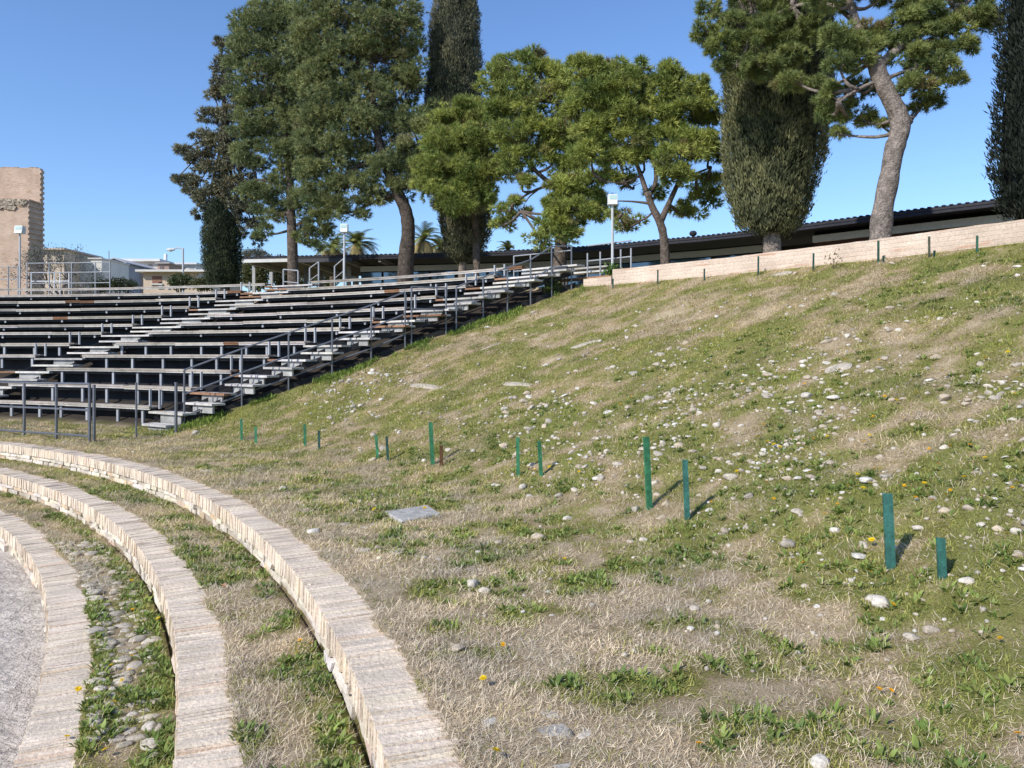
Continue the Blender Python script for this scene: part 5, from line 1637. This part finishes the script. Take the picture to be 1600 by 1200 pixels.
tree('pine_tree', 'broad yellow-green pine with a low bough in front of its leaning dark trunk', 876, 34.0,
     [(872, 440), (876, 390), (882, 345), (892, 305), (905, 265), (890, 215), (870, 160)], [24, 20, 18, 16, 13, 10, 6],
     [([(892, 305), (865, 290), (830, 300), (800, 320)], [6, 5, 4, 2]), ([(880, 300), (840, 270), (810, 230)], [9, 7, 4]), ([(840, 297), (825, 310), (815, 330)], [3, 2, 1]), ([(905, 265), (930, 240), (950, 200)], [9, 7, 4])],
     [(785, 105, 24, 18), (830, 92, 24, 16), (770, 130, 22, 18), (800, 140, 34, 26), (845, 120, 34, 24), (880, 128, 26, 20), (865, 160, 40, 30), (815, 175, 34, 26), (780, 175, 22, 22), (835, 210, 44, 28), (795, 215, 30, 24), (880, 205, 40, 30), (815, 248, 34, 20), (865, 240, 36, 22), (905, 235, 34, 28), (888, 266, 26, 16), (818, 285, 22, 12, 0, .8), (800, 322, 24, 12, .3, .6), (785, 352, 20, 12, .3, .7), (815, 338, 18, 12, .3, .6), (780, 330, 16, 10, .3, .6),
      (880, 300, 36, 22, -1.2), (915, 290, 34, 22, -1.2), (935, 318, 24, 16, -1.2), (895, 330, 40, 22, -1.4), (870, 352, 34, 16, -1.4), (845, 375, 24, 10, -1.4), (885, 368, 26, 14, -1.4), (925, 340, 22, 14, -1.2), (865, 325, 22, 20, -1.4)],
     PY_A, PY_B, dens=.82, sub_r=(.18, .46), tufts=28)
tree('pine_tree', 'round-crowned yellow-green pine with a slender forked trunk, behind the wall-end floodlight', 1038, 33.8,
     [(1039, 430), (1039, 400), (1036, 365), (1030, 345), (1020, 325), (1010, 300)], [16, 14, 13, 13, 11, 9],
     [([(1032, 347), (1045, 318), (1060, 285), (1075, 250)], [11, 9, 7, 4]), ([(1010, 300), (1000, 270), (985, 230)], [9, 7, 4]), ([(1014, 308), (1025, 280), (1020, 230), (1015, 180)], [8, 7, 5, 3]), ([(1016, 318), (990, 315), (965, 314)], [5, 3, 2]), ([(1060, 285), (1090, 270), (1110, 262)], [6, 4, 2]), ([(1000, 275), (975, 285), (945, 283)], [4, 3, 1]), ([(1022, 330), (1000, 345), (970, 335)], [4, 3, 1])],
     [(905, 112, 30, 22), (945, 104, 30, 18), (990, 110, 30, 18), (1040, 118, 28, 18), (925, 140, 40, 26), (975, 140, 44, 28), (1030, 145, 40, 26), (1080, 140, 30, 22), (1108, 165, 22, 20), (920, 175, 40, 28), (970, 180, 46, 30), (1020, 185, 44, 30), (1070, 180, 36, 28), (1100, 200, 24, 24, .5), (930, 210, 40, 26), (985, 220, 40, 26), (1050, 215, 34, 24), (925, 240, 34, 22), (965, 250, 34, 20), (1005, 245, 24, 16), (1062, 250, 38, 28, -.6), (1085, 225, 36, 26, -.3), (1110, 240, 20, 20, .5), (1060, 280, 30, 16, -.6), (1098, 305, 30, 14, .6), (1112, 285, 20, 14, .6), (1060, 325, 22, 12, .6, .8), (1030, 300, 14, 10, .5, .6), (960, 275, 28, 16, .3, .7), (990, 290, 22, 12, .5, .6), (985, 350, 22, 10, .6, .9), (965, 335, 18, 8, .6, .6), (1082, 335, 14, 8, .6, .7)],
     PY_A, PY_B, dens=.82, sub_r=(.18, .46), tufts=28)

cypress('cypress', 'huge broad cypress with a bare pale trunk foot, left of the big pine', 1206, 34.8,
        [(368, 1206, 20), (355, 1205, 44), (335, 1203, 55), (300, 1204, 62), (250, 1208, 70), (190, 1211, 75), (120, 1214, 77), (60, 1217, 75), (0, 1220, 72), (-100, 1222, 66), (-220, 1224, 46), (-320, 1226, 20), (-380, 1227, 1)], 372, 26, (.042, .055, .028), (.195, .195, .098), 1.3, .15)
tree('pine_tree', 'big pine with a thick bare leaning grey trunk and wide boughs reaching over the cypress', 1376, 33.1,
     [(1374, 395), (1376, 365), (1380, 325), (1389, 280), (1397, 235), (1406, 205), (1404, 180), (1388, 148), (1374, 118), (1366, 90)], [36, 33, 30, 29, 29, 29, 28, 26, 26, 22],
     [([(1366, 92), (1345, 50), (1330, 10), (1320, -40)], [16, 13, 11, 8]), ([(1372, 105), (1410, 70), (1440, 42), (1490, 10)], [18, 13, 10, 5]), ([(1340, 40), (1300, 8, .8), (1240, 10, 1.4), (1180, 40, 1.9)], [9, 7, 6, 3]), ([(1380, 125), (1420, 110), (1460, 105)], [8, 5, 3]), ([(1374, 125), (1340, 140), (1310, 160)], [7, 5, 3]), ([(1408, 195), (1419, 188), (1421, 184)], [22, 17, 12])],
     [(1105, 14, 18, 16, 1.8), (1100, 50, 22, 18, 1.8), (1125, 75, 28, 26, 1.8), (1150, 40, 30, 20, 1.8), (1165, 75, 40, 28, 1.9), (1205, 45, 42, 28, 1.9), (1240, 60, 34, 24, 1.8), (1145, 108, 30, 16, 1.8), (1185, 105, 40, 18, 1.9), (1225, 90, 36, 20, 1.8), (1215, 15, 34, 20, 1.8), (1265, 20, 30, 20, 1.5), (1245, 130, 34, 12, 1.5), (1275, 135, 22, 10, 1.5),
      (1300, 60, 26, 20), (1330, 75, 34, 24), (1350, 60, 34, 26), (1310, 100, 22, 16), (1345, 95, 28, 14), (1300, 150, 24, 16, .6), (1325, 175, 30, 18, .8), (1350, 190, 22, 14, .8), (1310, 210, 12, 10, .8), (1340, 140, 24, 16, .6), (1290, 175, 18, 12, .8), (1378, 198, 10, 6, .5),
      (1385, 60, 30, 20), (1420, 85, 34, 20), (1410, 40, 32, 26), (1450, 20, 38, 24), (1440, 62, 36, 22), (1485, 45, 36, 24), (1525, 25, 34, 20), (1550, 40, 20, 14), (1500, 75, 26, 16), (1465, 100, 34, 18), (1490, 125, 16, 10), (1460, 135, 28, 12), (1445, 160, 22, 12, .5), (1432, 172, 14, 8, .5), (1415, 130, 20, 16), (1440, 110, 30, 20, .6), (1475, 80, 20, 14),
      (1300, -10, 50, 24), (1390, -10, 46, 26), (1460, -20, 50, 26), (1530, -15, 40, 22), (1350, -50, 60, 30), (1450, -70, 60, 30), (1240, -30, 50, 26, 1.5), (1170, -5, 36, 18, 1.8), (1270, -60, 50, 30, 1.2), (1200, -60, 44, 26, 1.7), (1140, -50, 40, 26, 1.6), (1160, -110, 44, 30, 1.4), (1230, -120, 50, 30, 1.2), (1400, -110, 60, 30), (1320, -100, 50, 26)],
     (.150, .205, .080), (.360, .390, .140), bark=(.30, .25, .215), dens=1.15, needles=16, L=(.08, .15), W=(.011, .019), tufts=30, sub_r=(.12, .36))
cypress('cypress', 'cypress cut by the right edge of the picture, coloured dark as if shaded', 1622, 33.9,
        [(345, 1620, 26), (330, 1620, 44), (300, 1620, 54), (240, 1622, 58), (170, 1622, 56), (100, 1624, 52), (0, 1626, 50), (-120, 1627, 44), (-240, 1628, 26), (-320, 1628, 2)], 350, 20, (.010, .015, .011), (.024, .029, .020), .9, .16)  # foliage colours darkened to stand in for the big pine's shadow

# ------------------------------------------------------------------ palms, bushes, bare tree
def palm(x, y, Y, h_px, label, n=24, L=1.5):
    b = at(x, y, Y); t = thing('palm_tree', label, 'palm', (b[0], b[1], 3.45), 'palms behind the building')
    mb = MB(); limb(mb, [(b[0], b[1], 3.3), (b[0], b[1], (3.3 + b[2]) / 2), tuple(b)], [.22, .2, .18], (.18, .14, .10), .08, 10); mb.build('trunk', MAT['bark'], t, smooth=True)
    V = []; Fc = []; cc = []
    for i in range(n):
        az = rng.uniform(0, 2 * PI); el = rng.uniform(-.9, 1.4); d = np.array((math.cos(az), math.sin(az), 0))
        Ls = L * rng.uniform(.8, 1.15); tone = rng.uniform(.7, 1.25)
        p = b + np.array((0, 0, .05)); e = el
        col = np.array((.24, .26, .085)) * tone if el > .25 else np.array((.36, .29, .14)) * tone
        segs = 9
        for s in range(segs):
            step_ = d * math.cos(e) + np.array((0, 0, math.sin(e))); q = p + step_ * Ls / segs; e -= .17
            for sg in (-1, 1):
                side = np.cross(step_, np.array((0, 0, 1.0))); side = unit(side) * sg
                for u in (.2, .7):
                    root = p + (q - p) * u; ll = .42 * math.sin((s + u + .6) / (segs + .6) * PI) ** .6 * L / 1.5
                    tip = root + side * ll * .75 + step_ * ll * .55 + np.array((0, 0, -.12 * ll))
                    w_ = step_ * .04
                    k = len(V); V += [root - w_, root + w_, tip]; Fc.append((k, k + 1, k + 2)); cc += [col * rng.uniform(.85, 1.15)] * 3
            p = q
    np_mesh('crown', np.array(V), np.array(Fc), np.array(cc), MAT['leaf'], t)


palm(520, 392, 46, 0, 'yellowish palm behind the canopy, leftmost of the palms', 60, 1.5)
palm(556, 384, 48, 0, 'yellowish palm behind the canopy just right of the floodlight', 64, 1.65)
palm(662, 376, 47, 0, 'palm head over the roof right of the curved pine trunk', 50, 1.5)
palm(688, 388, 50, 0, 'palm head over the roof touching the narrow cypress', 50, 1.4)
palm(795, 392, 46, 0, 'small palm head just above the roof between cypress and leaning pine', 40, 1.0)


def bush(name, label, x, y, rx, ry, Y, col_a, col_b, dens=1.0, cat='bush', base=3.3, size=(.05, .12)):
    c = at(x, y, Y); t = thing(name, label, cat, (c[0], c[1], 3.45))
    ax, az = rx / F * Y, ry / F * Y; n = int(900 * dens * max(.4, ax * az)); k = 6
    d = rdir(n); P = c + d * (rng.uniform(.2, 1, n) ** .4)[:, None] * np.array((ax, ax * .8, az)) * (.8 + .35 * vn(d[:, 0] * 3 + 9, d[:, 2] * 3 + 5, int(x) % 30))[:, None]
    P = np.repeat(P, k, 0) + rng.normal(0, .08, (n * k, 3)); N = n * k
    a = unit(rng.normal(0, 1, (N, 3)) + np.repeat(d, k, 0)); s = unit(np.cross(a, rng.normal(0, 1, (N, 3)))); L = rng.uniform(*size, N)[:, None]
    V = np.stack([P, P + a * L * .5 - s * L * .3, P + a * L, P + a * L * .5 + s * L * .3], 1).reshape(-1, 3)
    T = rng.random((N, 1)); col = np.array(col_a) * (1 - T) + np.array(col_b) * T
    np_mesh('foliage', V, np.arange(N * 4).reshape(N, 4), np.repeat(col, 4, 0), MAT['leaf'], t)
    mb = MB()
    for i in range(5):
        e = c + np.array((random.uniform(-.6, .6) * ax, random.uniform(-.4, .4) * ax, random.uniform(-.1, .5) * az))
        limb(mb, [(c[0], c[1], base), (np.array((c[0], c[1], base)) + e) / 2 + rng.normal(0, .06 * min(1, ax * 3), 3), e], [.05 * min(1, ax * 2), .035 * min(1, ax * 2), .012 * min(1, ax * 2)], (.16, .13, .1), .1, 6, 3)
    mb.build('stem', MAT['bark'], t, smooth=True)
    return t


bush('bush', 'round clipped green bush in front of the low beige house', 283, 440, 19, 11, 36, (.04, .065, .03), (.10, .12, .05))
bush('bush', 'low olive bush left of the short cypress', 318, 444, 15, 7, 35, (.06, .075, .035), (.14, .14, .06))
bush('bush', 'dark hedge below the grey shed', 190, 445, 22, 8, 38, (.03, .045, .025), (.07, .08, .04))
bush('bush', 'dark low hedge below the white house', 160, 446, 14, 6, 38, (.03, .045, .025), (.08, .09, .05))
bush('bush', 'light green bush under the canopy, left one', 398, 428, 22, 24, 48, (.09, .11, .04), (.22, .21, .09), 1.3, size=(.08, .18))
bush('bush', 'olive green bush under the canopy, right of the pale post', 440, 425, 20, 24, 50, (.05, .06, .03), (.12, .12, .06), 1.3, size=(.08, .18))
bush('bush', 'green bush under the canopy behind the dark posts', 508, 432, 26, 16, 50, (.06, .075, .03), (.16, .16, .07), 1.2, size=(.08, .18))
bush('bush', 'grey-green tree top behind the canopy roof', 400, 400, 22, 10, 62, (.10, .11, .09), (.20, .20, .16), 1.0, size=(.08, .18))
bush('bush', 'yellow-green shrub showing between the rafters of the canopy', 470, 432, 16, 14, 52, (.10, .11, .04), (.24, .22, .09), 1.0, size=(.08, .18))
bush('bush', 'tuft of weeds growing out of the stair side below the top railing', 862, 450, 8, 8, depth_r(862, 31.0), (.05, .08, .02), (.12, .15, .05), .35, 'weed', 3.0, (.04, .09))
bush('bush', 'small dry shrub against the top wall right of the big cypress', 1302, 406, 2.6, 4, depth_r(1302, RW - .35), (.20, .17, .11), (.32, .27, .17), .025, 'weed', 3.2, (.03, .07))
bush('bush', 'green sprig at the foot of the wall-end floodlight', 957, 426, 4, 5, depth_r(957, RW + .4), (.06, .12, .03), (.12, .20, .05), .25, 'weed', 3.6, (.05, .1))

# bare grey tree beside the ruin tower
Yb = 56; b = at(95, 447, Yb)
t = thing('bare_tree', 'grey thin-leaved tree between the ruin tower and the white house', 'tree', (b[0], b[1], 3.45))
mb = MB(); tw0 = MB(); tips = []
limb(mb, [(b[0], b[1], 3.3), (b[0] + .1, b[1], 5.0), (b[0], b[1], 6.2)], [.2, .16, .13], (.22, .19, .17), .1, 8)
mb.build('trunk', MAT['bark'], t, smooth=True)


def grow(p, d, L, r, lev):
    q = p + d * L
    limb(tw0, [p, (p + q) / 2 + rng.normal(0, L * .07, 3), q], [r, r * .8, r * .55], (.24, .21, .2), .08, 5, 2)
    if lev == 0: tips.append(q); return
    for _ in range(4 if lev > 1 else 3):
        grow(q, unit(d + rng.normal(0, .55, 3) + np.array((0, 0, .12))), L * .72, r * .55, lev - 1)


for i in range(6):
    grow(np.array((b[0], b[1], 4.8 + .25 * i)), unit(np.array((math.cos(i * 1.1), math.sin(i * 1.1) * .8, .75))), 1.45, .08, 3)
tw0.build('branches', MAT['bark'], t, smooth=True)
tp = np.array(tips); n = len(tp); k = 22; P = np.repeat(tp, k, 0) + rng.normal(0, .24, (n * k, 3)); N = n * k
a = rdir(N); s = unit(np.cross(a, rng.normal(0, 1, (N, 3)))); L = rng.uniform(.06, .14, N)[:, None]
np_mesh('crown', np.stack([P, P + a * L * .5 - s * L * .25, P + a * L, P + a * L * .5 + s * L * .25], 1).reshape(-1, 3), np.arange(N * 4).reshape(N, 4),
        np.repeat(np.array((.13, .145, .125)) * rng.uniform(.6, 1.4, (N, 1)), 4, 0), MAT['leaf'], t)

# green climbing tufts along the stair skirt and between the seats
for o in list(bpy.data.objects):
    for k in ('_b', '_w'):
        if k in o.keys(): del o[k]
